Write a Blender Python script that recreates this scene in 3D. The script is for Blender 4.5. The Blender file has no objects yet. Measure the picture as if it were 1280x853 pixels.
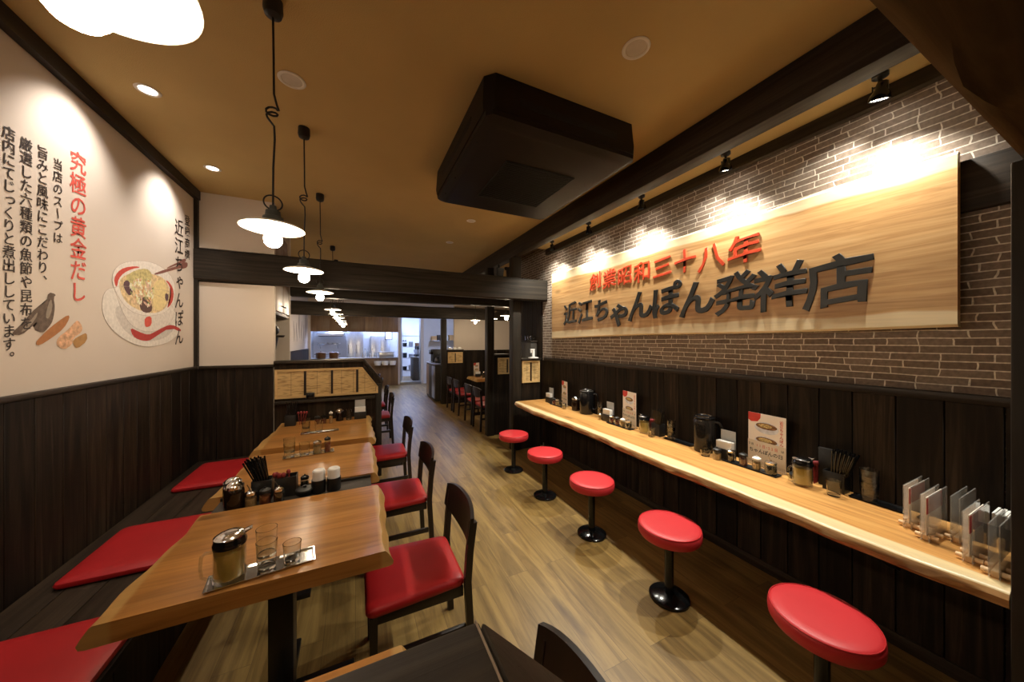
import bpy, bmesh, math, random
from mathutils import Vector, Matrix
random.seed(7)
S = bpy.context.scene
C = S.collection
PI = math.pi

# ------------------------------------------------------------------ camera, world, exposure
cam = bpy.data.cameras.new('camera')
cam.sensor_fit = 'HORIZONTAL'; cam.sensor_width = 36.0
cam.lens = 410.0 / 1280.0 * 36.0
cam.clip_start = 0.02; cam.clip_end = 100
camo = bpy.data.objects.new('camera', cam); C.objects.link(camo)
camo.location = (0, 0, 1.55)
camo.rotation_euler = (PI/2, 0, -math.radians(25.5))
S.camera = camo
W = bpy.data.worlds.new('world'); S.world = W; W.use_nodes = True
W.node_tree.nodes['Background'].inputs[0].default_value = (1.0, 0.9, 0.8, 1)
W.node_tree.nodes['Background'].inputs[1].default_value = 0.006
S.view_settings.view_transform = 'Standard'; S.view_settings.look = 'None'
S.view_settings.gamma = 1; S.view_settings.exposure = 0.0
S.view_settings.use_curve_mapping = False
S.cycles.use_denoising = True
S.cycles.max_bounces = 10; S.cycles.transparent_max_bounces = 16; S.cycles.transmission_bounces = 10
S.cycles.sample_clamp_indirect = 4.0

WARM = (1.0, 0.70, 0.40); WASH = (1.0, 0.89, 0.79); SPOTC = (1.0, 0.955, 0.83); COOL = (0.50, 0.62, 1.0)
PENDANT_L = 215.0      # emission of the pendant bulbs
WASH_W = 44.0          # wall-washer downlights
SPOT_W = 24.0          # track spots over the counter: beam
SPOT_SPILL = 105.0       # wide light of the same spot lamps
KITCHEN_L = 58.0        # emission of the kitchen ceiling panels
DOWN_W = 0.0           # dim aisle downlights

def lamp(name, kind, loc, energy, color, target=None, parent=None, **kw):
    l = bpy.data.lights.new(name, kind); l.energy = energy; l.color = color
    for k, v in kw.items(): setattr(l, k, v)
    o = bpy.data.objects.new(name, l); C.objects.link(o); o.location = loc
    if target is not None:
        o.rotation_euler = (Vector(target) - Vector(loc)).to_track_quat('-Z', 'Y').to_euler()
    return o

# ------------------------------------------------------------------ materials
def _new(name):
    m = bpy.data.materials.new(name); m.use_nodes = True
    nt = m.node_tree; b = nt.nodes['Principled BSDF']
    return m, nt, b
def rgba(c): return (c[0], c[1], c[2], 1)
def mat(name, col, rough=0.5, metal=0.0, trans=0.0, emit=None, es=0.0, noise=None, bump=None, spec=None, ior=1.45, coat=0.0):
    m, nt, b = _new(name)
    b.inputs['Base Color'].default_value = rgba(col)
    b.inputs['Roughness'].default_value = rough; b.inputs['Metallic'].default_value = metal
    b.inputs['Transmission Weight'].default_value = trans; b.inputs['IOR'].default_value = ior
    b.inputs['Coat Weight'].default_value = coat
    if spec is not None: b.inputs['Specular IOR Level'].default_value = spec
    if emit:
        b.inputs['Emission Color'].default_value = rgba(emit); b.inputs['Emission Strength'].default_value = es
    if noise or bump:
        tc = nt.nodes.new('ShaderNodeTexCoord')
        sc, amt = noise or (bump[0], 0.0)
        n = nt.nodes.new('ShaderNodeTexNoise'); n.inputs['Scale'].default_value = sc; n.inputs['Detail'].default_value = 4
        nt.links.new(tc.outputs['Object'], n.inputs['Vector'])
        if noise:
            r = nt.nodes.new('ShaderNodeValToRGB')
            r.color_ramp.elements[0].position = 0.3; r.color_ramp.elements[1].position = 0.7
            r.color_ramp.elements[0].color = rgba([x*(1-amt) for x in col]); r.color_ramp.elements[1].color = rgba([min(1, x*(1+amt)) for x in col])
            nt.links.new(n.outputs[0], r.inputs[0]); nt.links.new(r.outputs[0], b.inputs['Base Color'])
        if bump:
            n2 = nt.nodes.new('ShaderNodeTexNoise'); n2.inputs['Scale'].default_value = bump[0]; n2.inputs['Detail'].default_value = 3
            nt.links.new(tc.outputs['Object'], n2.inputs['Vector'])
            bp = nt.nodes.new('ShaderNodeBump'); bp.inputs['Strength'].default_value = bump[1]; bp.inputs['Distance'].default_value = 0.004
            nt.links.new(n2.outputs[0], bp.inputs['Height']); nt.links.new(bp.outputs[0], b.inputs['Normal'])
    return m

def wood(name, cols, axis='x', scale=14.0, stretch=0.06, rough=0.45, island=0.25, sap=None, knots=0.0, bump=0.15, world=False, spec=None):
    """grained wood; axis = grain direction. sap=(axis, lo, hi, colour, wave): sapwood edge colour outside lo..hi."""
    m, nt, b = _new(name); N = nt.nodes; L = nt.links
    b.inputs['Roughness'].default_value = rough
    if spec is not None: b.inputs['Specular IOR Level'].default_value = spec
    tc = N.new('ShaderNodeTexCoord'); geo = N.new('ShaderNodeNewGeometry')
    mp = N.new('ShaderNodeMapping')
    s = [scale]*3; s['xyz'.index(axis)] = scale*stretch
    mp.inputs['Scale'].default_value = s
    off = N.new('ShaderNodeVectorMath'); off.operation = 'MULTIPLY_ADD'
    cmb = N.new('ShaderNodeCombineXYZ')
    for i in range(3): L.new(geo.outputs['Random Per Island'], cmb.inputs[i])
    L.new(cmb.outputs[0], off.inputs[0]); off.inputs[1].default_value = (7.3, 3.1, 5.7)
    L.new(tc.outputs['Object'], off.inputs[2])
    L.new(off.outputs[0], mp.inputs['Vector'])
    n1 = N.new('ShaderNodeTexNoise'); n1.inputs['Scale'].default_value = 1.0; n1.inputs['Detail'].default_value = 7
    n1.inputs['Roughness'].default_value = 0.6; n1.inputs['Distortion'].default_value = 1.1
    L.new(mp.outputs[0], n1.inputs['Vector'])
    r = N.new('ShaderNodeValToRGB'); e = r.color_ramp.elements
    e[0].position = 0.3; e[1].position = 0.72; e[0].color = rgba(cols[0]); e[1].color = rgba(cols[-1])
    if len(cols) == 3:
        x = e.new(0.5); x.color = rgba(cols[1])
    L.new(n1.outputs[0], r.inputs[0]); out = r.outputs[0]
    # broad figure
    mp2 = N.new('ShaderNodeMapping'); s2 = [scale*0.22]*3; s2['xyz'.index(axis)] = scale*stretch*0.35
    mp2.inputs['Scale'].default_value = s2; L.new(off.outputs[0], mp2.inputs['Vector'])
    n2 = N.new('ShaderNodeTexNoise'); n2.inputs['Scale'].default_value = 1.0; n2.inputs['Detail'].default_value = 3
    L.new(mp2.outputs[0], n2.inputs['Vector'])
    hs = N.new('ShaderNodeHueSaturation'); mr = N.new('ShaderNodeMapRange')
    mr.inputs['From Min'].default_value = 0.3; mr.inputs['From Max'].default_value = 0.7
    mr.inputs['To Min'].default_value = 0.78; mr.inputs['To Max'].default_value = 1.2
    L.new(n2.outputs[0], mr.inputs[0])
    mri = N.new('ShaderNodeMapRange'); mri.inputs['To Min'].default_value = 1-island; mri.inputs['To Max'].default_value = 1+island
    L.new(geo.outputs['Random Per Island'], mri.inputs[0])
    mu = N.new('ShaderNodeMath'); mu.operation = 'MULTIPLY'; L.new(mr.outputs[0], mu.inputs[0]); L.new(mri.outputs[0], mu.inputs[1])
    L.new(mu.outputs[0], hs.inputs['Value']); L.new(out, hs.inputs['Color']); out = hs.outputs[0]
    if knots:
        v = N.new('ShaderNodeTexVoronoi'); v.inputs['Scale'].default_value = 1.0
        mp3 = N.new('ShaderNodeMapping'); s3 = [4.5]*3; s3['xyz'.index(axis)] = 1.6
        mp3.inputs['Scale'].default_value = s3; mp3.inputs['Location'].default_value = (0.37, 0.21, 0.6); L.new(tc.outputs['Object'], mp3.inputs['Vector']); L.new(mp3.outputs[0], v.inputs['Vector'])
        rr = N.new('ShaderNodeValToRGB'); rr.color_ramp.elements[0].position = 0.03; rr.color_ramp.elements[1].position = 0.16
        rr.color_ramp.elements[0].color = (1,1,1,1); rr.color_ramp.elements[1].color = (0,0,0,1)
        L.new(v.outputs['Distance'], rr.inputs[0])
        k = N.new('ShaderNodeMath'); k.operation = 'MULTIPLY'; k.inputs[1].default_value = knots; L.new(rr.outputs[0], k.inputs[0])
        mx = N.new('ShaderNodeMixRGB'); L.new(k.outputs[0], mx.inputs[0]); L.new(out, mx.inputs[1]); mx.inputs[2].default_value = rgba([c*0.25 for c in cols[0]])
        out = mx.outputs[0]
    if sap:
        ax, lo, hi, col, wave = sap
        sp = N.new('ShaderNodeSeparateXYZ'); L.new(tc.outputs['Object'], sp.inputs[0])
        nn = N.new('ShaderNodeTexNoise'); nn.inputs['Scale'].default_value = 2.2; nn.inputs['Detail'].default_value = 2
        L.new(tc.outputs['Object'], nn.inputs['Vector'])
        a = N.new('ShaderNodeMath'); a.operation = 'MULTIPLY_ADD'; a.inputs[1].default_value = wave; L.new(nn.outputs[0], a.inputs[0]); L.new(sp.outputs['XYZ'.index(ax.upper())], a.inputs[2])
        mlo = N.new('ShaderNodeMapRange'); mlo.inputs['From Min'].default_value = lo+wave*.5-0.006; mlo.inputs['From Max'].default_value = lo+wave*.5+0.006
        mlo.inputs['To Min'].default_value = 1; mlo.inputs['To Max'].default_value = 0; L.new(a.outputs[0], mlo.inputs[0])
        mhi = N.new('ShaderNodeMapRange'); mhi.inputs['From Min'].default_value = hi+wave*.5-0.006; mhi.inputs['From Max'].default_value = hi+wave*.5+0.006
        L.new(a.outputs[0], mhi.inputs[0])
        ad = N.new('ShaderNodeMath'); ad.operation = 'ADD'; ad.use_clamp = True; L.new(mlo.outputs[0], ad.inputs[0]); L.new(mhi.outputs[0], ad.inputs[1])
        # grain streaks in the sapwood too
        rs = N.new('ShaderNodeValToRGB'); rs.color_ramp.elements[0].position = .3; rs.color_ramp.elements[1].position = .7
        rs.color_ramp.elements[0].color = rgba([c*0.82 for c in col]); rs.color_ramp.elements[1].color = rgba(col); L.new(n1.outputs[0], rs.inputs[0])
        mx = N.new('ShaderNodeMixRGB'); L.new(ad.outputs[0], mx.inputs[0]); L.new(out, mx.inputs[1]); L.new(rs.outputs[0], mx.inputs[2]); out = mx.outputs[0]
    L.new(out, b.inputs['Base Color'])
    if bump:
        bp = N.new('ShaderNodeBump'); bp.inputs['Strength'].default_value = bump; bp.inputs['Distance'].default_value = 0.003
        L.new(n1.outputs[0], bp.inputs['Height']); L.new(bp.outputs[0], b.inputs['Normal'])
    return m

def floor_mat():
    m, nt, b = _new('oak_floor'); N = nt.nodes; L = nt.links
    b.inputs['Roughness'].default_value = 0.38
    tc = N.new('ShaderNodeTexCoord'); sp = N.new('ShaderNodeSeparateXYZ'); L.new(tc.outputs['Object'], sp.inputs[0])
    cb = N.new('ShaderNodeCombineXYZ'); L.new(sp.outputs['Y'], cb.inputs['X']); L.new(sp.outputs['X'], cb.inputs['Y'])
    br = N.new('ShaderNodeTexBrick'); L.new(cb.outputs[0], br.inputs['Vector'])
    br.inputs['Scale'].default_value = 1; br.inputs['Brick Width'].default_value = 1.2; br.inputs['Row Height'].default_value = 0.15
    br.inputs['Mortar Size'].default_value = 0.0011; br.inputs['Mortar Smooth'].default_value = 0.3; br.offset = 0.37
    br.inputs['Color1'].default_value = (0.2,0.2,0.2,1); br.inputs['Color2'].default_value = (0.8,0.8,0.8,1); br.inputs['Mortar'].default_value = (0,0,0,1)
    mp = N.new('ShaderNodeMapping'); mp.inputs['Scale'].default_value = (11, 0.9, 1)
    ad = N.new('ShaderNodeVectorMath'); ad.operation = 'MULTIPLY_ADD'; L.new(br.outputs['Color'], ad.inputs[0]); ad.inputs[1].default_value = (9, 9, 9); L.new(tc.outputs['Object'], ad.inputs[2])
    L.new(ad.outputs[0], mp.inputs['Vector'])
    n = N.new('ShaderNodeTexNoise'); n.inputs['Scale'].default_value = 1.3; n.inputs['Detail'].default_value = 8; n.inputs['Roughness'].default_value = .66; n.inputs['Distortion'].default_value = .7
    L.new(mp.outputs[0], n.inputs['Vector'])
    r = N.new('ShaderNodeValToRGB'); e = r.color_ramp.elements
    e[0].position = .25; e[0].color = (0.085,0.048,0.014,1); e[1].position = .75; e[1].color = (0.385,0.25,0.082,1)
    x = e.new(.45); x.color = (0.205,0.126,0.039,1); x = e.new(.58); x.color = (0.295,0.19,0.060,1)
    L.new(n.outputs[0], r.inputs[0])
    hs = N.new('ShaderNodeHueSaturation'); mr = N.new('ShaderNodeMapRange'); mr.inputs['From Min'].default_value = .2; mr.inputs['From Max'].default_value = .8
    mr.inputs['To Min'].default_value = .9; mr.inputs['To Max'].default_value = 1.08
    L.new(br.outputs['Color'], mr.inputs[0]); L.new(mr.outputs[0], hs.inputs['Value']); L.new(r.outputs[0], hs.inputs['Color'])
    # cathedral knots / darker flecks
    v = N.new('ShaderNodeTexNoise'); v.inputs['Scale'].default_value = 1; v.inputs['Detail'].default_value = 5
    mp2 = N.new('ShaderNodeMapping'); mp2.inputs['Scale'].default_value = (9, 2.2, 1); L.new(ad.outputs[0], mp2.inputs['Vector']); L.new(mp2.outputs[0], v.inputs['Vector'])
    rr = N.new('ShaderNodeValToRGB'); rr.color_ramp.elements[0].position = .62; rr.color_ramp.elements[0].color = (0,0,0,1); rr.color_ramp.elements[1].position = .78; rr.color_ramp.elements[1].color = (.75,.75,.75,1)
    L.new(v.outputs[0], rr.inputs[0])
    mx = N.new('ShaderNodeMixRGB'); L.new(rr.outputs[0], mx.inputs[0]); L.new(hs.outputs[0], mx.inputs[1]); mx.inputs[2].default_value = (0.075,0.038,0.014,1)
    mx2 = N.new('ShaderNodeMixRGB'); L.new(br.outputs['Fac'], mx2.inputs[0]); L.new(mx.outputs[0], mx2.inputs[1]); mx2.inputs[2].default_value = (0.11,0.066,0.026,1)
    L.new(mx2.outputs[0], b.inputs['Base Color'])
    bp = N.new('ShaderNodeBump'); bp.inputs['Strength'].default_value = .12; bp.inputs['Distance'].default_value = .002; L.new(n.outputs[0], bp.inputs['Height']); L.new(bp.outputs[0], b.inputs['Normal'])
    return m

def brick_mat():
    m, nt, b = _new('thin_brick'); N = nt.nodes; L = nt.links
    b.inputs['Roughness'].default_value = 0.75
    tc = N.new('ShaderNodeTexCoord'); sp = N.new('ShaderNodeSeparateXYZ'); L.new(tc.outputs['Object'], sp.inputs[0])
    n1 = N.new('ShaderNodeTexNoise'); n1.inputs['Scale'].default_value = 9; n1.inputs['Detail'].default_value = 2; L.new(tc.outputs['Object'], n1.inputs['Vector'])
    n2 = N.new('ShaderNodeTexNoise'); n2.inputs['Scale'].default_value = 4.3; n2.inputs['Detail'].default_value = 2; L.new(tc.outputs['Object'], n2.inputs['Vector'])
    sep = N.new('ShaderNodeSeparateColor'); L.new(n1.outputs['Color'], sep.inputs[0])
    a = N.new('ShaderNodeMath'); a.operation = 'MULTIPLY_ADD'; L.new(sep.outputs[0], a.inputs[0]); a.inputs[1].default_value = .045; L.new(sp.outputs['Y'], a.inputs[2])
    a2 = N.new('ShaderNodeMath'); a2.operation = 'MULTIPLY_ADD'; L.new(n2.outputs[0], a2.inputs[0]); a2.inputs[1].default_value = .010; L.new(sp.outputs['Z'], a2.inputs[2])
    cb = N.new('ShaderNodeCombineXYZ'); L.new(a.outputs[0], cb.inputs[0]); L.new(a2.outputs[0], cb.inputs[1])
    br = N.new('ShaderNodeTexBrick'); L.new(cb.outputs[0], br.inputs['Vector'])
    br.inputs['Scale'].default_value = 1; br.inputs['Brick Width'].default_value = .155; br.inputs['Row Height'].default_value = .0365
    br.inputs['Mortar Size'].default_value = .0030; br.inputs['Mortar Smooth'].default_value = .25; br.offset = .42; br.squash = 0.72; br.squash_frequency = 3
    br.inputs['Color1'].default_value = (0.165,0.118,0.088,1); br.inputs['Color2'].default_value = (0.27,0.208,0.162,1); br.inputs['Mortar'].default_value = (0.76,0.69,0.59,1)
    n3 = N.new('ShaderNodeTexNoise'); n3.inputs['Scale'].default_value = 60; n3.inputs['Detail'].default_value = 4; L.new(tc.outputs['Object'], n3.inputs['Vector'])
    mr = N.new('ShaderNodeMapRange'); mr.inputs['From Min'].default_value = .3; mr.inputs['From Max'].default_value = .7; mr.inputs['To Min'].default_value = .75; mr.inputs['To Max'].default_value = 1.2; L.new(n3.outputs[0], mr.inputs[0])
    hs = N.new('ShaderNodeHueSaturation'); L.new(br.outputs['Color'], hs.inputs['Color']); L.new(mr.outputs[0], hs.inputs['Value'])
    L.new(hs.outputs[0], b.inputs['Base Color'])
    bp = N.new('ShaderNodeBump'); bp.invert = True; bp.inputs['Strength'].default_value = .5; bp.inputs['Distance'].default_value = .004; L.new(br.outputs['Fac'], bp.inputs['Height']); L.new(bp.outputs[0], b.inputs['Normal'])
    return m

def weave_mat():
    """split-bamboo matting: fine horizontal strips with darker gaps"""
    m, nt, b = _new('bamboo_matting'); N = nt.nodes; L = nt.links
    b.inputs['Roughness'].default_value = .55
    tc = N.new('ShaderNodeTexCoord')
    mp = N.new('ShaderNodeMapping'); mp.inputs['Scale'].default_value = (14, 14, 110); L.new(tc.outputs['Object'], mp.inputs['Vector'])
    n = N.new('ShaderNodeTexNoise'); n.inputs['Scale'].default_value = 1; n.inputs['Detail'].default_value = 2; L.new(mp.outputs[0], n.inputs['Vector'])
    r = N.new('ShaderNodeValToRGB'); e = r.color_ramp.elements; e[0].position = .30; e[0].color = (0.30,0.18,0.065,1); e[1].position = .50; e[1].color = (0.64,0.45,0.20,1)
    L.new(n.outputs[0], r.inputs[0]); L.new(r.outputs[0], b.inputs['Base Color'])
    return m

def wainscot_cols(): return [(0.0055,0.0034,0.0021), (0.0150,0.0093,0.0055), (0.042,0.0265,0.015)]
M = {}
M['plank'] = wood('stained_planks', wainscot_cols(), 'z', 26, .05, .62, .5, bump=.3, spec=.18)
M['dark_x'] = wood('dark_timber_across', [(0.013,0.010,0.0075),(0.027,0.021,0.015),(0.050,0.039,0.028)], 'x', 24, .05, .55, .12, bump=.35, spec=.2)
M['dark_y'] = wood('dark_timber_along', [(0.013,0.0085,0.006),(0.026,0.018,0.012),(0.048,0.034,0.023)], 'y', 24, .05, .55, .12, bump=.35, spec=.2)
M['dark_z'] = wood('dark_timber_upright', [(0.012,0.009,0.0065),(0.023,0.018,0.013),(0.040,0.032,0.023)], 'z', 24, .05, .55, .12, bump=.35, spec=.2)
M['logwood'] = wood('log_timber', [(0.05,0.029,0.012),(0.11,0.066,0.028),(0.17,0.105,0.046)], 'x', 18, .08, .6, .05, bump=.5, spec=.2)
M['bench'] = wood('bench_boards', [(0.010,0.0065,0.0035),(0.024,0.0155,0.009),(0.042,0.028,0.017)], 'y', 24, .05, .65, .15, spec=.12)
M['chairwood'] = wood('chair_wood', [(0.0065,0.0035,0.0028),(0.012,0.0065,0.005),(0.02,0.010,0.0075)], 'z', 20, .1, .38, .1, bump=.05)
M['table'] = wood('cedar_slab', [(0.27,0.108,0.022),(0.42,0.185,0.043),(0.53,0.262,0.072)], 'x', 24, .06, .30, .06, sap=('x', -0.372, 0.372, (0.56,0.32,0.10), .04), knots=.7, bump=.05)
M['table'].node_tree.nodes['Principled BSDF'].inputs['Coat Weight'].default_value = .25; M['table'].node_tree.nodes['Principled BSDF'].inputs['Coat Roughness'].default_value = .28
M['counter'] = wood('counter_slab', [(0.36,0.155,0.042),(0.56,0.285,0.085),(0.66,0.37,0.125)], 'y', 28, .04, .32, .06, sap=('x', -0.190, 9, (0.82,0.64,0.35), .05), knots=.6, bump=.08)
M['bark'] = wood('waney_edge', [(0.20,0.085,0.025),(0.42,0.22,0.075),(0.66,0.42,0.17)], 'y', 22, .12, .5, .0, bump=.5)
M['sign'] = wood('sign_slab', [(0.40,0.20,0.070),(0.58,0.335,0.135),(0.70,0.45,0.21)], 'y', 30, .045, .42, .0, sap=('z', -0.335, 0.315, (0.88,0.72,0.45), .07), knots=.6, bump=.08)
M['bamboo_frame'] = wood('pale_frame', [(0.52,0.33,0.13),(0.62,0.42,0.18),(0.70,0.50,0.24)], 'x', 18, .08, .5, .08)
M['weave'] = weave_mat()
M['floor'] = floor_mat(); M['brick'] = brick_mat()
M['ceil'] = mat('gold_wallpaper', (0.52,0.375,0.150), .85, noise=(2.0,.05), bump=(260,.35))
M['white'] = mat('pale_wallpaper', (0.66,0.585,0.51), .85, noise=(3,.015), bump=(300,.12))
M['white2'] = mat('cream_plaster', (0.66,0.585,0.505), .85, bump=(300,.1))
M['red'] = mat('red_vinyl', (0.36,0.011,0.013), .42, noise=(5,.06), bump=(420,.05))  # cushions and chair seats, toned down for the dimmer left side
M['stoolred_lit'] = mat('spotlit_red_vinyl', (0.56,0.030,0.036), .42, noise=(5,.05), bump=(420,.05))  # lighter copy of the red vinyl, spotlight on the stools put into the colour
M['redseam'] = mat('red_piping', (0.40,0.012,0.014), .42)
M['black'] = mat('black_metal', (0.008,0.008,0.008), .35, noise=(30,.1))
M['blackgloss'] = mat('black_enamel', (0.006,0.006,0.0065), .16, noise=(20,.1))
M['blackplastic'] = mat('black_plastic', (0.012,0.0115,0.011), .42, noise=(40,.1))
M['acbody'] = mat('dark_brown_casing', (0.012,0.008,0.0055), .5, spec=.25, noise=(14,.08), bump=(300,.06))
M['grille'] = mat('grille_black', (0.003,0.003,0.003), .7, noise=(20,.1))
M['chrome'] = mat('chrome', (0.72,0.72,0.72), .14, 1.0, noise=(10,.04))
M['steel'] = mat('brushed_steel', (0.52,0.54,0.58), .32, 1.0, noise=(18,.06))
def thin_glass(name, tint, edge, haze=0.0, base=.05):
    m, nt, b = _new(name); N = nt.nodes; L = nt.links
    tr = N.new('ShaderNodeBsdfTransparent'); tr.inputs[0].default_value = rgba(tint)
    gl = N.new('ShaderNodeBsdfGlossy'); gl.inputs['Roughness'].default_value = .04; gl.inputs[0].default_value = (1, 1, 1, 1)
    df = N.new('ShaderNodeBsdfDiffuse'); df.inputs[0].default_value = (.85, .83, .78, 1)
    lw = N.new('ShaderNodeLayerWeight'); lw.inputs['Blend'].default_value = .5
    pw = N.new('ShaderNodeMath'); pw.operation = 'POWER'; pw.inputs[1].default_value = 2.2; L.new(lw.outputs['Facing'], pw.inputs[0])
    ma = N.new('ShaderNodeMath'); ma.operation = 'MULTIPLY_ADD'; ma.use_clamp = True; ma.inputs[1].default_value = edge; ma.inputs[2].default_value = base; L.new(pw.outputs[0], ma.inputs[0])
    mx = N.new('ShaderNodeMixShader'); L.new(ma.outputs[0], mx.inputs[0]); L.new(tr.outputs[0], mx.inputs[1]); L.new(gl.outputs[0], mx.inputs[2])
    out = mx.outputs[0]
    if haze:
        m2 = N.new('ShaderNodeMixShader'); m2.inputs[0].default_value = haze; L.new(out, m2.inputs[1]); L.new(df.outputs[0], m2.inputs[2]); out = m2.outputs[0]
    L.new(out, N['Material Output'].inputs['Surface'])
    return m
M['glass'] = thin_glass('clear_glass', (.90,.92,.91), .95, 0, .07)
M['tumbler'] = mat('tumbler_glass', (0.95,0.97,0.96), .02, 0, 1.0, ior=1.42)
M['acrylic'] = thin_glass('clear_acrylic', (.95,.95,.94), .6)
M['milky'] = thin_glass('hazy_acrylic', (.95,.94,.92), .6, .14, .06)
M['smoke'] = mat('smoked_plastic', (0.10,0.085,0.07), .08, 0, .85, ior=1.4)
M['tea'] = mat('amber_tea', (0.90,0.66,0.20), .05, 0, .35, ior=1.2)
M['whitepaper'] = mat('white_paper', (0.80,0.79,0.76), .8, noise=(20,.02))
M['greyacrylic'] = mat('grey_card', (0.42,0.42,0.41), .4, noise=(20,.04))
M['poster'] = mat('poster_paper', (0.86,0.76,0.66), .6, noise=(8,.03))
M['flyer'] = mat('flyer_paper', (0.70,0.58,0.43), .6, noise=(8,.04))
M['poster_bowl'] = mat('poster_bowl', (.66,.66,.70), .6, noise=(40,.2)); M['poster_soup'] = mat('poster_soup', (.20,.09,.03), .6, noise=(110,.7)); M['poster_top'] = mat('poster_top', (.50,.36,.14), .6, noise=(140,.7))
M['posterred'] = mat('poster_red', (0.58,0.045,0.03), .6, noise=(30,.1))
M['ink'] = mat('black_ink', (0.014,0.011,0.010), .6, noise=(30,.1))
M['muralink'] = mat('mural_ink', (0.028,0.017,0.014), .7, noise=(30,.2))
M['muralred'] = mat('mural_red', (0.66,0.10,0.075), .7, noise=(30,.12))
M['signblack'] = mat('carved_black', (0.010,0.010,0.009), .38, noise=(30,.1))
M['signred'] = mat('carved_red', (0.62,0.065,0.022), .38, noise=(14,.12))
M['enamel'] = mat('white_enamel', (0.86,0.85,0.82), .35, noise=(6,.02))
M['socket'] = mat('grey_socket', (0.045,0.05,0.045), .5, noise=(30,.1))
M['bulb'] = mat('lit_bulb', (1,1,1), .3, emit=(1.0,0.80,0.56), es=PENDANT_L)
M['lens'] = mat('lit_lens', (1,1,1), .3, emit=(1.0,0.93,0.80), es=30)
M['lensdim'] = mat('dim_lens', (0.58,0.53,0.45), .3, noise=(20,.05))
M['lenswash'] = mat('wash_lens', (1,1,1), .3, emit=(1.0,0.88,0.74), es=14)
M['tube'] = mat('kitchen_panel_light', (1,1,1), .3, emit=COOL, es=KITCHEN_L)
M['ring'] = mat('off_white_ring', (0.80,0.76,0.68), .5, noise=(20,.03))
M['kitchenwall'] = mat('kitchen_panel', (0.70,0.72,0.76), .35, noise=(3,.04))
M['brownpanel'] = wood('brown_laminate', [(0.13,0.07,0.03),(0.19,0.105,0.045),(0.24,0.14,0.06)], 'z', 12, .08, .45, .1)
M['cupboard'] = wood('cupboard_laminate', [(0.20,0.145,0.105),(0.28,0.21,0.155),(0.36,0.28,0.21)], 'z', 14, .08, .45, .08)
M['paleblock'] = wood('pale_peg_wood', [(0.55,0.34,0.17),(0.66,0.44,0.24),(0.74,0.53,0.32)], 'y', 30, .15, .5, .1)
M['spice_red'] = mat('red_spice', (0.22,0.035,0.012), .7, noise=(160,.5))
M['spice_tan'] = mat('tan_spice', (0.55,0.34,0.14), .7, noise=(160,.3))
M['soy'] = mat('soy_sauce', (0.012,0.006,0.003), .1, noise=(30,.1))
M['pot'] = mat('brown_pot', (0.16,0.075,0.028), .4, noise=(12,.2))
M['flower'] = mat('dark_red_petals', (0.22,0.02,0.02), .6, noise=(40,.3))
M['greygreen'] = mat('dark_board', (0.05,0.042,0.034), .55, noise=(8,.15))

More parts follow.
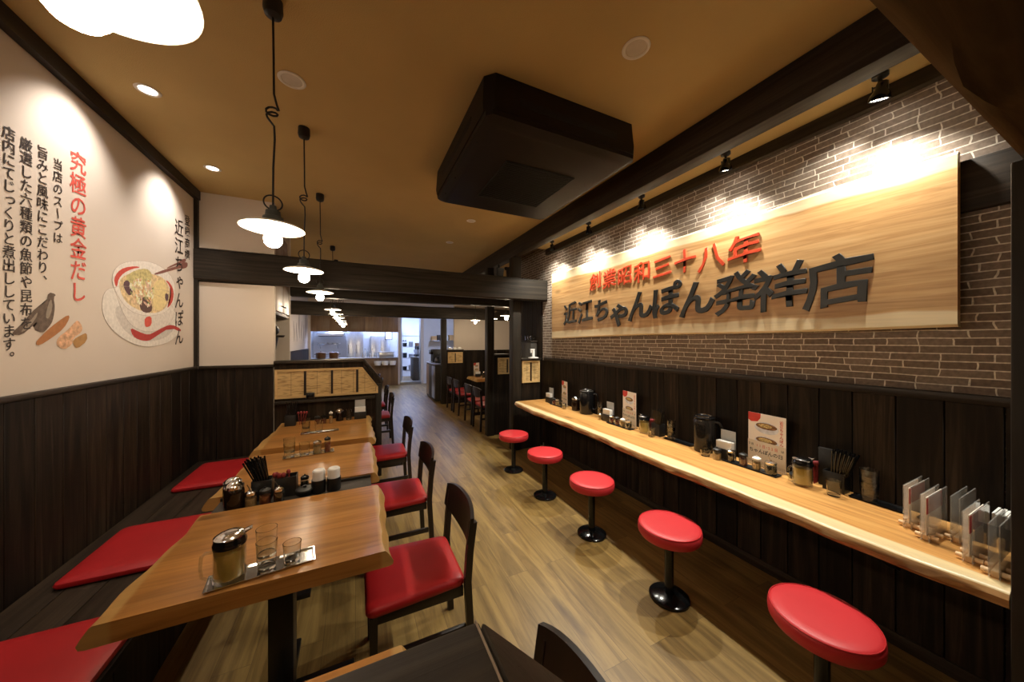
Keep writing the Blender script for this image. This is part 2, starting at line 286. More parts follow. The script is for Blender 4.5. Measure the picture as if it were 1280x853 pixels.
# ------------------------------------------------------------------ mesh helpers
class MB:
    def __init__(self): self.bm = bmesh.new()
    def box(self, x0, x1, y0, y1, z0, z1, bev=0.0, seg=2, rot=None):
        bm = self.bm
        mtx = Matrix.Translation(((x0+x1)/2, (y0+y1)/2, (z0+z1)/2))
        if rot: mtx = mtx @ rot
        mtx = mtx @ Matrix.Diagonal((abs(x1-x0), abs(y1-y0), abs(z1-z0), 1))
        r = bmesh.ops.create_cube(bm, size=1, matrix=mtx)
        if bev:
            ed = list({e for v in r['verts'] for e in v.link_edges})
            bmesh.ops.bevel(bm, geom=ed, offset=bev, segments=seg, affect='EDGES', profile=.5)
        return self
    def prism(self, poly, axis, a0, a1, bev=0.0):
        """poly in the two other axes (in xyz order), extruded along axis."""
        bm = self.bm
        def P(p, a):
            return {'x': (a, p[0], p[1]), 'y': (p[0], a, p[1]), 'z': (p[0], p[1], a)}[axis]
        A = [bm.verts.new(P(p, a0)) for p in poly]; B = [bm.verts.new(P(p, a1)) for p in poly]
        f = [bm.faces.new(A), bm.faces.new(B[::-1])]
        n = len(poly)
        for i in range(n): f.append(bm.faces.new((A[i], B[i], B[(i+1) % n], A[(i+1) % n])))
        bmesh.ops.recalc_face_normals(bm, faces=f)
        if bev:
            bmesh.ops.bevel(bm, geom=list({e for q in f for e in q.edges}), offset=bev, segments=2, affect='EDGES', profile=.5)
        return self
    def loft(self, rings, cap=True, closed=True):
        bm = self.bm
        R = [[bm.verts.new(p) for p in r] for r in rings]; f = []
        n = len(rings[0])
        for a, b in zip(R, R[1:]):
            for i in range(n if closed else n-1): f.append(bm.faces.new((a[i], a[(i+1) % n], b[(i+1) % n], b[i])))
        if cap and closed:
            f.append(bm.faces.new(R[0][::-1])); f.append(bm.faces.new(R[-1]))
        bmesh.ops.recalc_face_normals(bm, faces=f)
        return self
    def lathe(self, prof, seg=24, c=(0, 0, 0), sx=1.0):
        bm = self.bm; rings = []; f = []
        for r, z in prof:
            if r < 1e-6: rings.append([bm.verts.new((c[0], c[1], c[2]+z))])
            else: rings.append([bm.verts.new((c[0]+sx*r*math.cos(2*PI*i/seg), c[1]+r*math.sin(2*PI*i/seg), c[2]+z)) for i in range(seg)])
        for a, b in zip(rings, rings[1:]):
            for i in range(seg):
                j = (i+1) % seg
                if len(a) == 1 and len(b) == 1: continue
                if len(a) == 1: f.append(bm.faces.new((a[0], b[i], b[j])))
                elif len(b) == 1: f.append(bm.faces.new((a[i], a[j], b[0])))
                else: f.append(bm.faces.new((a[i], a[j], b[j], b[i])))
        bmesh.ops.recalc_face_normals(bm, faces=f)
        return self
    def tube(self, pts, r, seg=8, cap=True):
        pts = [Vector(p) for p in pts]; rings = []
        up = Vector((0, 0, 1)) if abs((pts[1]-pts[0]).normalized().z) < .9 else Vector((1, 0, 0))
        u = None
        for i, p in enumerate(pts):
            t = (pts[min(i+1, len(pts)-1)] - pts[max(i-1, 0)]).normalized()
            if u is None: u = t.cross(up).normalized()
            else:
                u = (u - t*u.dot(t)); u.normalize()
            v = t.cross(u)
            rr = r[i] if isinstance(r, (list, tuple)) else r
            rings.append([p + u*rr*math.cos(2*PI*k/seg) + v*rr*math.sin(2*PI*k/seg) for k in range(seg)])
        return self.loft(rings, cap)
    def ball(self, c, r, sub=2, sz=1.0):
        bmesh.ops.create_icosphere(self.bm, subdivisions=sub, radius=r, matrix=Matrix.Translation(c) @ Matrix.Diagonal((1, 1, sz, 1)))
        return self
    def poly(self, pts):
        self.bm.faces.new([self.bm.verts.new(p) for p in pts]); return self
    def raw(self, verts, faces, f):
        V = [self.bm.verts.new(f(v)) for v in verts]
        for q in faces:
            try: self.bm.faces.new([V[i] for i in q])
            except ValueError: pass
        return self

def obj(name, mb, m, parent=None, loc=(0, 0, 0), rotz=0.0, sharp=38):
    bm = mb.bm
    for e in bm.edges:
        if len(e.link_faces) == 2 and e.calc_face_angle(0) > math.radians(sharp): e.smooth = False
    for f in bm.faces: f.smooth = True
    me = bpy.data.meshes.new(name); bm.to_mesh(me); bm.free()
    me.materials.append(M[m] if isinstance(m, str) else m)
    o = bpy.data.objects.new(name, me); C.objects.link(o)
    o.location = loc; o.rotation_euler = (0, 0, rotz)
    if parent is not None: o.parent = parent
    return o
def tag(o, label, cat, group=None):
    o['label'] = label; o['category'] = cat
    if group: o['group'] = group
    return o
def thing(name, label, cat, loc=(0, 0, 0), rotz=0.0, group=None):
    o = bpy.data.objects.new(name, None); C.objects.link(o)
    o.empty_display_size = .1
    o.location = loc; o.rotation_euler = (0, 0, rotz)
    return tag(o, label, cat, group)
def struct(name, mb, m, label=None, loc=(0, 0, 0)):
    o = obj(name, mb, m, loc=loc); o['kind'] = 'structure'
    if label: o['label'] = label
    return o
def dup(root, label, loc, rotz=None, group=None):
    r = root.copy(); C.objects.link(r); r.location = loc
    if rotz is not None: r.rotation_euler = (0, 0, rotz)
    r['label'] = label
    if group: r['group'] = group
    for ch in list(root.children):
        c = ch.copy(); C.objects.link(c); c.parent = r
        for g in ch.children:
            d = g.copy(); C.objects.link(d); d.parent = c
    return r

# ------------------------------------------------------------------ lettering
STY = {  # offset, x-squash before offset, slant of the horizontals, extrude, bevel
    'sign': (.026, .80, .11, .010, .008),
    'signkanji': (.017, .82, .11, .010, .006),
    'signred': (.014, .82, .11, .010, .006),
    'mural': (.010, .82, .09, .0002, 0),
    'print': (.016, .9, .0, .004, 0),
}
GL = {}
def make_glyphs(chars, sty):
    off, sq, sl, ex, bv = STY[sty]
    obs = []
    for ch in sorted(set(chars)):
        cu = bpy.data.curves.new('glyph', 'FONT'); cu.body = ch; cu.size = 1; cu.extrude = ex; cu.bevel_depth = bv
        cu.offset = off - bv; cu.resolution_u = 3; cu.bevel_resolution = 1
        o = bpy.data.objects.new('glyph', cu); C.objects.link(o); obs.append((ch, o, cu))
    dg = bpy.context.evaluated_depsgraph_get(); dg.update()
    for ch, o, cu in obs:
        me = bpy.data.meshes.new_from_object(o.evaluated_get(dg))
        V = []
        for v in me.vertices:
            x = (v.co.x - .5); y = v.co.y - .385
            x *= 1 + (1-sq)*.25
            wx, wy = ((.016*math.sin(7.5*y+1.1) + .05*y*y, .014*math.sin(8.3*x+.6) - .05*x*x) if sl else (0, 0))
            V.append((x + wx, y + sl*x + wy, v.co.z + ex + bv))
        GL[sty, ch] = (V, [tuple(p.vertices) for p in me.polygons])
        bpy.data.meshes.remove(me)
    for ch, o, cu in obs:
        bpy.data.objects.remove(o); bpy.data.curves.remove(cu)
RED_SIGN = '創業昭和三十八年'; BLACK_SIGN = '近江ちゃんぽん発祥店'
MURAL = [ # text, y centre, z top, z bottom, glyph size, material
    ('店内にてじっくりと煮出ししています。', 2.242, 2.488, 1.450, .062, 'muralink'),
    ('厳選した六種類の魚節や昆布を', 2.325, 2.487, 1.600, .064, 'muralink'),
    ('旨みと風味にこだわり、', 2.413, 2.494, 1.815, .064, 'muralink'),
    ('当店のスープは', 2.503, 2.481, 2.045, .060, 'muralink'),
    ('究極の黄金だし', 2.640, 2.586, 1.762, .118, 'muralred'),
    ('近江ちゃんぽん', 3.775, 2.602, 1.512, .150, 'muralink'),
    ('登録商標', 3.925, 2.688, 2.279, .098, 'muralink'),
]
P_RED = '11日・22日'; P_A = '毎月'; P_B = 'は'; P_C = 'ちゃんぽんの日'; P_V = '近江ちゃんぽん'
make_glyphs('ちゃんぽ', 'sign'); make_glyphs('近江発祥店', 'signkanji'); make_glyphs(RED_SIGN, 'signred')
make_glyphs(''.join(t[0] for t in MURAL), 'mural')
make_glyphs(P_RED + P_A + P_B + P_C + P_V, 'print')
def put_glyph(mb, sty, ch, size, f, sx=1.0, rot=False, dx=0.0, dy=0.0):
    V, F = GL[sty, ch]
    vs = []
    for x, y, z in V:
        if rot: x, y = y, -x
        vs.append((x*size*sx + dx, y*size + dy, z*size))
    mb.raw(vs, F, f)

# ------------------------------------------------------------------ the room shell
CEIL = 2.97; XL = -1.37; XR = 2.5
struct('floor', MB().box(-1.6, 5.2, -2.4, 15.2, -.08, 0), 'floor', 'oak plank floor running down the aisle')
struct('ceiling', MB().box(-1.6, 5.2, -2.4, 12.4, CEIL, CEIL+.1), 'ceil', 'gold wallpapered ceiling')
struct('wall_left', MB().box(XL-.1, XL, -2.4, 12.3, 0, CEIL), 'white', 'pale papered wall with the mural')
struct('wall_right', MB().box(XR, XR+.1, -2.4, 4.95, 0, CEIL), 'brick', 'thin brown brick wall behind the sign')
struct('wall_front', MB().box(-1.6, 2.7, -2.4, -2.3, 0, CEIL), 'white2')
# lower ceiling strip above the counter, with its dark cornice
struct('ceiling_soffit', MB().box(2.115, XR, -2.3, 4.04, 2.862, CEIL-.001), 'ceil')
struct('trim_1', MB().box(2.455, XR-.001, .0, 4.04, 2.785, 2.861), 'dark_y', 'dark cornice at the top of the brick wall')
struct('trim_2', MB().box(XL+.001, XL+.04, -2.2, 4.088, 2.885, CEIL-.001), 'dark_y', 'dark cornice at the top of the mural wall')
struct('trim_3', MB().box(XL+.001, XL+.03, 4.055, 4.089, 1.31, 2.884), 'dark_z', 'dark corner strip beside the mural')

def planks(mb, axis, a0, a1, w, f, z0, z1, gap=.004):
    """upright boards from a0 to a1 along axis; f(lo,hi) gives the box extents of one board"""
    a = a0
    while a < a1 - .005:
        b = min(a + w*random.uniform(.9, 1.1), a1)
        x0, x1, y0, y1 = f(a+gap/2, b-gap/2)
        mb.box(x0, x1, y0, y1, z0, z1, .0022, 1)
        a = b
    return mb
WZ = 1.285
b = planks(MB(), 'y', -2.2, 4.088, .16, lambda a, c: (XL+.001, XL+.024, a, c), .07, WZ)
struct('trim_7', b, 'plank', 'dark stained plank wainscot under the mural')
struct('baseboard_left', MB().box(XL+.001, XL+.03, -2.2, 4.05, .001, .069, .003), 'dark_y')
struct('trim_4', MB().box(XL+.001, XL+.034, -2.2, 4.05, WZ+.001, 1.312, .003), 'dark_y', 'dark rail capping the left wainscot')
b = planks(MB(), 'y', -2.2, 4.178, .15, lambda a, c: (XR-.024, XR-.001, a, c), .07, 1.27)
struct('trim_8', b, 'plank', 'dark stained plank wainscot behind the counter')
struct('baseboard_right', MB().box(XR-.03, XR-.001, -2.2, 4.1, .001, .069, .003), 'dark_y')
struct('trim_5', MB().box(XR-.036, XR-.001, -2.2, 4.1, 1.271, 1.312, .003), 'dark_y', 'dark rail capping the right wainscot')

# left stub wall across the back of the seating, with its own wainscot
struct('wall_stub', MB().box(XL+.001, -.752, 4.09, 4.15, 0, 2.112).box(XL+.001, -.752, 4.09, 4.15, 2.438, CEIL-.001), 'white2', 'pale stub wall left of the partition')
b = planks(MB(), 'x', XL+.024, -.752, .15, lambda a, c: (a, c, 4.066, 4.089), .02, WZ)
struct('trim_9', b, 'plank')
struct('trim_6', MB().box(XL+.036, -.752, 4.05, 4.089, WZ+.001, 1.312, .003), 'dark_x', 'dark rail on the stub wall')
struct('wall_niche', MB().box(XL+.001, -.752, 4.95, 5.02, 0, CEIL-.001), 'white2', 'pale wall closing the niche behind the stub wall')
# far left mural wall wainscot
b = planks(MB(), 'y', 5.03, 12.2, .16, lambda a, c: (XL+.001, XL+.024, a, c), .01, 1.31)
struct('trim_11', b, 'plank')

# ------------------------------------------------------------------ beams and posts
def beam(name, label, mb, m, cat='beam', loc=(0, 0, 0)):
    return tag(obj(name, mb, m, loc=loc), label, cat)
def rough_x(x0, x1, y0, y1, z0, z1, amp=.008, n=26, seed=1):
    rnd = random.Random(seed); rings = []
    ph = [rnd.uniform(0, 6.28) for _ in range(8)]
    for i in range(n+1):
        x = x0 + (x1-x0)*i/n
        d = [amp*math.sin(x*(2.1+k*.7)+ph[k]) for k in range(8)]
        c = .014
        rings.append([(x, y0+d[0]+c, z0+d[1]), (x, y1-c+d[2], z0+d[1]), (x, y1+d[2], z0+c+d[3]), (x, y1+d[2], z1-c+d[4]),
                      (x, y1-c+d[2], z1+d[4]), (x, y0+c+d[0], z1+d[5]), (x, y0+d[0], z1-c+d[5]), (x, y0+d[0], z0+c+d[1])])
    return MB().loft(rings)
beam('crossbeam', 'long dark timber beam spanning the room over the nearest bamboo partition', rough_x(XL+.002, 2.495, 4.045, 4.155, 2.125, 2.425, .003, seed=2), 'dark_x')
beam('crossbeam', 'dark timber beam just behind the long beam over the partition', rough_x(-.745, 2.495, 4.955, 5.10, 2.12, 2.40, .004, seed=3), 'dark_x')
beam('crossbeam', 'farthest dark timber beam in front of the kitchen', rough_x(XL+.002, 4.4, 7.98, 8.12, 2.10, 2.38, .004, seed=4), 'dark_x')
beam('ceiling_beam', 'dark timber beam along the ceiling above the red stools', MB().box(2.0, 2.113, .0, 7.95, 2.744, CEIL-.001, .004), 'dark_y')
# rough log beam just in front of the camera
rings = []; rnd = random.Random(5)
for i in range(31):
    x = -1.2 + 3.69*i/30
    w = .012*math.sin(x*5.1+1)+.010*math.sin(x*11+.4)
    v = .010*math.sin(x*6.3)+.006*math.sin(x*15)
    zb = 2.135
    rings.append([(x, .213+w, zb), (x, .245, zb+.003), (x, .252, zb+.1), (x, .25, 2.46), (x, .07, 2.46), (x, .045, 2.38+v), (x, .05+w, zb+.16+v), (x, .10+w, zb+.07+v)])
beam('log_beam', 'rough dark log beam crossing the top right corner close by', MB().loft(rings), 'logwood')
beam('post', 'dark timber post at the near right edge by the counter end', MB().box(1.90, 2.03, .10, .262, 0.0, 2.125, .006), 'dark_z', 'post')
beam('wall_timber', 'short dark timber on the brick wall beside the right end of the sign', MB().box(2.462, 2.499, .07, .62, 2.13, 2.36, .006), 'dark_y')
POST_F = 2.135
beam('post', 'dark timber post rising at the far end of the counter', MB().box(2.0, 2.13, 4.16, 4.29, .0, 2.743, .006), 'dark_z', 'post')
beam('post', 'dark timber post at the aisle corner behind the far end of the counter', MB().box(1.93, 2.05, 4.97, 5.09, .0, 2.112, .006).box(1.93, 2.05, 4.97, 5.09, 2.408, 2.742, .006), 'dark_z', 'post')
beam('post', 'farthest dark timber post beside the steel cabinets', MB().box(1.90, 2.03, 7.99, 8.11, 0, 2.09, .006), 'dark_z', 'post')

# ------------------------------------------------------------------ right-hand back dining area shell
struct('wall_back_right', MB().box(2.47, 5.0, 8.3, 8.4, 0, CEIL-.001), 'white', 'pale lit wall of the back dining area')
struct('wall_far_right', MB().box(5.0, 5.1, 4.9, 8.4, 0, CEIL-.001), 'white')
struct('wall_side_right', MB().box(2.5, 5.1, 4.96, 5.0, 0, CEIL-.001), 'white')
b = planks(MB(), 'x', 2.47, 4.99, .15, lambda a, c: (a, c, 8.27, 8.299), .01, 1.31)
struct('trim_12', b, 'plank')
struct('wall_kitchen_side', MB().box(2.30, 2.47, 8.3, 8.36, 0, CEIL-.001), 'white2')

# ------------------------------------------------------------------ bamboo partitions
def partition(name, label, x0, xb, xe, zt, ze, y0, y1, panel_z, px0, front=-1, hook=False, kinds=('dark_x',), cap_over=.035):
    """low wall from x0 to xe; top level to xb then sloping to xe (height ze); matting panel on the front face"""
    t = thing(name, label, 'partition', (x0, (y0+y1)/2, 0))
    hy = (y1-y0)/2
    def P(pts): return [(x-x0, z) for x, z in pts]
    sl = (ze-zt)/(xe-xb) if xe > xb else 0
    body = [(x0, 0), (xe, 0), (xe, ze-.03), (xb, zt-.03), (x0, zt-.03)] if xe > xb else [(x0, 0), (xb, 0), (xb, zt-.03), (x0, zt-.03)]
    obj('body', MB().prism(P(body), 'y', -hy, hy), 'plank', t)
    c = MB()
    c.prism(P([(x0, zt-.03), (xb, zt-.03), (xb+.008, zt), (x0, zt)]), 'y', -hy-cap_over, hy+cap_over, .003)
    obj('cap', c, 'dark_x', t)
    if xe > xb:
        c = MB(); n = Vector((-(ze-zt), xe-xb)).normalized()*.03
        c.prism(P([(xb+.002, zt-.03), (xe, ze-.03), (xe+n.x, ze-.03+n.y), (xb+.010, zt-.001)]), 'y', -hy-cap_over, hy+cap_over, .003)
        sc = obj('sloping_cap', c, 'dark_x', t)
        obj('end_post', MB().box(xe-x0-.055, xe-x0+.008, -hy-.02, hy+.02, 0, ze-.035, .003), 'dark_z', t)
        if hook:
            mx, mz = xb+.026, zt-.026*1.07+.004
            k = MB().lathe([(0, .007), (.012, .006), (.016, .002), (.016, 0), (0, 0)], 20, sx=.55)
            h = obj('oval_hook', k, 'blackgloss', t, (mx-x0, .052, mz)); h.scale = (.6, .6, .6)
            obj('worn_edge', MB().box(xb-x0+.004, xb-x0+.0056, -hy, hy, zt-.012, zt+.0008), 'cupboard', t)
            h.rotation_euler = (0, math.atan2(zt-ze, xe-xb), 0)
    z0, z1 = panel_z
    pe = xe-.03 if xe > xb else xb-.02
    # panel outline follows the slope
    if xe > xb:
        zs = zt-.07; xs = xb - .03
        def top(x): return min(z1, zs + sl*(x-xs)) if x > xs else z1
        xk = xs + (z1-zs)/sl if sl else pe
        outer = [(px0, z0), (pe, z0), (pe, top(pe)), (xk, z1), (px0, z1)]
    else:
        outer = [(px0, z0), (pe, z0), (pe, z1), (px0, z1)]
    w = .022
    cx = sum(p[0] for p in outer)/len(outer); cz = sum(p[1] for p in outer)/len(outer)
    if len(outer) == 5:
        d = math.hypot(1, sl)
        inner = [(px0+w, z0+w), (pe-w, z0+w), (pe-w, top(pe-w)-w*d), (xk-w*.4, z1-w), (px0+w, z1-w)]
    else:
        inner = [(px0+w, z0+w), (pe-w, z0+w), (pe-w, z1-w), (px0+w, z1-w)]
    fy = front*hy; a, bq = sorted((fy+front*.001, fy+front*.022))
    fr = MB(); n = len(outer)
    for i in range(n):
        j = (i+1) % n
        fr.prism(P([outer[i], outer[j], inner[j], inner[i]]), 'y', a, bq)
    p = obj('panel_frame', fr, 'bamboo_frame', t)
    a2, b2 = sorted((fy+front*.002, fy+front*.011))
    obj('matting', MB().prism(P(inner), 'y', a2, b2), 'weave', t)
    xs0, xs1 = px0+w, pe-w
    def ztop(x):
        if len(inner) == 5 and x > inner[3][0]:
            f = (x-inner[3][0])/(inner[2][0]-inner[3][0]); return inner[3][1]+f*(inner[2][1]-inner[3][1])
        return z1-w
    nsp = max(1, round((xs1-xs0)/.27))
    a3, b3 = sorted((fy+front*.0115, fy+front*.020))
    for k in range(1, nsp+1):
        x = xs0 + (xs1-xs0)*(k/(nsp+1) if nsp == 1 else (k-.03)/(nsp+.75)*1.0)
        obj('spline', MB().box(x-x0-.011, x-x0+.011, a3, b3, z0+w+.001, ztop(x+.011)-.001), 'chairwood', t)
    th = MB()
    for k in range(1, 2*nsp+3):
        x = xs0 + (xs1-xs0)*k/(2*nsp+2)
        th.box(x-x0-.0012, x-x0+.0012, a2-.0006, b2+.0006, z0+w, ztop(x)-.002)
    obj('stitching', th, 'chairwood', t)
    return t
partition('bamboo_partition', 'dark low partition with bamboo matting panel and sloping end behind the third table', -.75, .085, .262, 1.345, 1.10, 4.07, 4.15, (.955, 1.255), -.742, -1)
partition('bamboo_partition', 'dark partition end with sloping cap and oval hook close to the camera at the bottom', -.75, .080, .262, 1.33, 1.135, .085, .245, (.93, 1.265), -.742, 1, hook=True, cap_over=0)
partition('bamboo_partition', 'small dark partition with lit bamboo panel at the far end of the counter', 2.135, 2.455, 2.455, 1.30, 1.30, 4.18, 4.24, (.95, 1.265), 2.145, -1)
partition('bamboo_partition', 'narrow shaded bamboo panel partition between the two dark posts', 2.055, 2.48, 2.48, 1.335, 1.335, 5.0, 5.06, (1.0, 1.27), 2.12, -1)
partition('bamboo_partition', 'small bamboo panel partition right of the farthest post', 2.035, 2.46, 2.46, 1.335, 1.335, 8.02, 8.08, (1.0, 1.27), 2.06, -1)
# dark ledge along the foot of the bamboo panel
tag(obj('ledge', MB().box(-.74, .20, 4.005, 4.068, .905, .93, .003), 'dark_x'), 'narrow dark wooden ledge under the bamboo panel behind the third table', 'ledge')

# ------------------------------------------------------------------ bench and cushions
t = thing('wall_bench', 'long dark wooden bench along the mural wall', 'bench', (-1.045, 1.3, 0))
bm_ = MB()
for k in range(4): bm_.box(-.295+.143*k+.001, -.295+.143*(k+1)-.001, -1.9, 2.745, .38, .415, .003)
obj('seat_boards', bm_, 'bench', t)
bm_ = planks(MB(), 'y', -1.9, 2.745, .3, lambda a, c: (.19, .212, a, c), .0, .378)
obj('front_panel', bm_, 'plank', t)
def cushion(y0, y1, label):
    mb = MB(); x0, x1 = -1.245, -.775; rings = []
    for zz, ins in ((.0, .012), (.006, .002), (.016, 0), (.026, .004), (.034, .018), (.038, .06), (.0395, .14)):
        r = []; X0, X1, Y0, Y1 = x0+ins, x1-ins, y0+ins, y1-ins; cr = .03
        for cx, cy, a in ((X1-cr, Y1-cr, 0), (X0+cr, Y1-cr, 90), (X0+cr, Y0+cr, 180), (X1-cr, Y0+cr, 270)):
            for k in range(5):
                an = math.radians(a+k*22.5); r.append((cx+cr*math.cos(an)+1.01, cy+cr*math.sin(an)-(y0+y1)/2, zz))
        rings.append(r)
    mb.loft(rings)
    return tag(obj('seat_cushion', mb, 'red', loc=(-1.01, (y0+y1)/2, .4165)), label, 'cushion', 'red cushions on the wall bench')
cushion(1.38, 1.905, 'flat red cushion on the bench nearest the camera, beside the nearest table')
cushion(2.225, 2.75, 'flat red cushion in the middle of the bench, behind the nearest table')
cushion(3.28, 3.88, 'farthest flat red cushion on the bench, beside the third table')

# ------------------------------------------------------------------ tables
def table_parts(root, x0, x1, y0, y1, seed):
    rnd = random.Random(seed); p1, p2 = rnd.uniform(0, 6), rnd.uniform(0, 6)
    W2 = (x1-x0)/2; D2 = (y1-y0)/2
    def left(y): return -W2 + .018*math.sin(2.2*y/D2*.6+.5) - .006*math.cos(y*9+p1)
    def right(y): return W2 - .007*math.sin(y*7+p2) - .010*math.cos(y*4)
    n = 18; ys = [-D2 + 2*D2*i/n for i in range(n+1)]
    def ring(z, ex, ey):
        r = [(right(y)+ex+.004*math.sin(y*31), max(-D2-ey, min(D2+ey, y)), z) for y in ys]
        r += [(left(y)-ex-.004*math.sin(y*27), max(-D2-ey, min(D2+ey, y)), z) for y in ys[::-1]]
        return r
    mb = MB().loft([ring(.656, .010, 0), ring(.660, .024, 0), ring(.672, .028, 0), ring(.692, .018, 0), ring(.716, .002, 0), ring(.7205, -.004, 0)])
    obj('tabletop', mb, 'table', root)
    obj('column', MB().box(-.045, .045, -.045, .045, .02, .634, .003), 'black', root)
    obj('top_bracket', MB().box(-.26, .26, -.03, .03, .635, .655, .002).box(-.03, .03, -.24, .24, .635, .655, .002), 'black', root)
    obj('foot', MB().box(-.28, .28, -.035, .035, 0, .03, .004).box(-.035, .035, -.27, .27, 0, .03, .004), 'black', root)
TABLES = []
def table(label, x0, x1, y0, y1, seed):
    t = thing('slab_table', label, 'table', ((x0+x1)/2, (y0+y1)/2, 0), 0, 'slab tables along the bench')
    table_parts(t, x0, x1, y0, y1, seed); TABLES.append(t); return t
G_T = 'slab tables along the bench'
table('live-edge wooden slab table nearest the camera with tray and glass teapot on it', -.685, .115, 1.385, 2.045, 3)
table('second live-edge wooden slab table, just behind the condiment shelf', -.68, .115, 2.24, 2.93, 5)
table('third live-edge wooden slab table, in front of the bamboo partition', -.69, .135, 3.08, 3.985, 8)
dup(TABLES[0], 'slab table hidden just past the bamboo partition, under the fourth pendant', (-.29, 5.45, 0))
dup(TABLES[0], 'slab table past the bamboo partition, second one behind it', (-.29, 6.35, 0))
dup(TABLES[0], 'slab table at the very bottom, only its orange far edge showing past the near partition', (-.285, .608, 0))
# condiment shelf between first and second tables
t = thing('condiment_shelf', 'dark narrow shelf board between the two nearest tables, full of condiments', 'shelf', (-.285, 2.143, 0))
obj('shelf_board', MB().box(-.36, .37, -.088, .088, .675, .70, .003), 'greygreen', t)
obj('front_lip', MB().box(-.36, .37, .080, .092, .7005, .716, .002), 'dark_x', t)
obj('leg', MB().box(-.095, -.055, -.02, .02, 0, .674), 'black', t)
SHZ = .7005

# ------------------------------------------------------------------ chairs
def make_chair(label, loc, rotz=0):
    t = thing('dining_chair', label, 'chair', loc, rotz, 'red seated dark wood chairs')
    # seat pad, front toward -x
    rings = []
    for z, i in ((.405, .004), (.412, 0), (.428, 0), (.438, .006), (.445, .02), (.449, .06), (.450, .12)):
        X0, X1 = -.225+i, .205-i; yf, yb = .215-i, .195-i; cr = .035; r = []
        for cx, cy, a in ((X1-cr, yb-cr, 0), (X0+cr, yf-cr, 90), (X0+cr, -yf+cr, 180), (X1-cr, -yb+cr, 270)):
            for k in range(5):
                an = math.radians(a+k*22.5); r.append((cx+cr*math.cos(an), cy+cr*math.sin(an), z))
        rings.append(r)
    obj('seat', MB().loft(rings), 'red', t)
    obj('seat_frame', MB().box(-.205, .195, -.19, -.165, .355, .404, .003).box(-.205, .195, .165, .19, .355, .404, .003)
        .box(-.205, -.18, -.164, .164, .355, .404, .003).box(.17, .195, -.164, .164, .355, .404, .003), 'chairwood', t)
    for sy in (-1, 1):
        obj('front_leg', MB().loft([[(-.208+a, sy*.193+b, 0) for a, b in ((0.004, -.013), (.026, -.013), (.026, .013), (.004, .013))],
                                    [(-.212+a, sy*.193+b, .404) for a, b in ((0, -.017), (.034, -.017), (.034, .017), (0, .017))]]), 'chairwood', t)
        pts = [(.235, 0), (.222, .25), (.212, .42), (.222, .56), (.240, .695)]
        obj('rear_leg', MB().loft([[(x+a, sy*.195+b, z) for a, b in ((-.016, -.014), (.016, -.014), (.016, .014), (-.016, .014))] for x, z in pts]), 'chairwood', t)
        obj('side_stretcher', MB().box(-.18, .205, sy*.193-.010, sy*.193+.010, .195, .225, .003), 'chairwood', t)
    # curved back panel, narrower at the foot
    n = 14; rings = []
    for i in range(n+1):
        y = -.215 + .43*i/n; k = (y/.215)**2
        xo = .232 - .035*(1-k)*-1 - .02
        zb = .565 + .040*k - .0; zt = .742 - .022*k**2
        lean = .018
        rings.append([(xo-.009, y, zb), (xo+.009, y, zb), (xo+.009+lean, y, zt), (xo-.009+lean, y, zt)])
    obj('backrest', MB().loft(rings), 'chairwood', t)
    return t
CH = make_chair('dark wood chair with red seat at the aisle side of the nearest slab table', (.262, 1.675, 0))
G_C = 'red seated dark wood chairs'
dup(CH, 'dark wood chair whose bare back shows at the bottom edge right of the near partition', (.262, .62, 0))
dup(CH, 'dark wood chair with red seat at the aisle side of the second slab table', (.262, 2.555, 0))
dup(CH, 'dark wood chair with red seat at the aisle side of the third slab table', (.262, 3.56, 0))
dup(CH, 'first red-seated chair past the sloping end of the bamboo partition', (.27, 5.38, 0))
dup(CH, 'second red-seated chair past the sloping end of the bamboo partition', (.27, 6.30, 0))
dup(CH, 'third chair past the bamboo partition, mostly hidden by nearer chair backs', (.27, 7.7, 0))
dup(CH, 'fourth chair past the bamboo partition, farthest along the left side', (.27, 8.6, 0))
dup(CH, 'red-seated chair at the back dining table, nearest the far dark post', (2.16, 7.35, 0), PI)
dup(CH, 'red-seated chair at the back dining table, second from the far dark post', (2.16, 6.80, 0), PI)
dup(CH, 'red-seated chair at the back dining area, half behind the aisle post', (2.16, 5.98, 0), PI)
dup(CH, 'red-seated chair of the back dining area nearest the aisle post', (2.16, 5.48, 0), PI)

# back dining tables
T2 = dup(TABLES[0], 'slab table with menu card on it in the back dining area', (2.78, 7.08, 0), PI, 'slab tables in the back dining area')
dup(T2, 'slab table of the back dining area hidden behind the aisle post', (2.78, 5.75, 0), PI, 'slab tables in the back dining area')

# ------------------------------------------------------------------ stools
def make_stool(label, loc):
    t = thing('counter_stool', label, 'stool', loc, 0, 'red round stools along the counter')
    obj('seat', MB().lathe([(0, .374), (.150, .374), (.168, .380), (.1755, .392), (.177, .412), (.1755, .428), (.170, .438), (.158, .4435), (.12, .4455), (0, .446)], 48), 'stoolred_lit', t)
    r = MB(); pts = [(.171*math.cos(2*PI*k/48), .171*math.sin(2*PI*k/48), .4385) for k in range(49)]
    r.tube(pts, .0028, 6, cap=False); obj('piping', r, 'redseam', t)
    obj('pole', MB().lathe([(0, .02), (.026, .02), (.026, .36), (.06, .366), (.06, .373), (0, .373)], 24), 'blackgloss', t)
    obj('base', MB().lathe([(0, 0), (.112, 0), (.114, .006), (.112, .014), (.10, .022), (.05, .027), (.03, .034), (0, .034)], 40), 'blackgloss', t)
    return t
ST = make_stool('red round stool nearest the camera, at the bottom right', (1.71, .66, 0))
for lab, y in (('second red round stool from the near right corner, seat and whole base in view', 1.38), ('middle one of the five red round counter stools', 2.10),
               ('second red round stool from the far end of the counter', 2.82), ('farthest red round stool, next to the aisle post', 3.54)):
    dup(ST, lab, (1.71, y, 0))

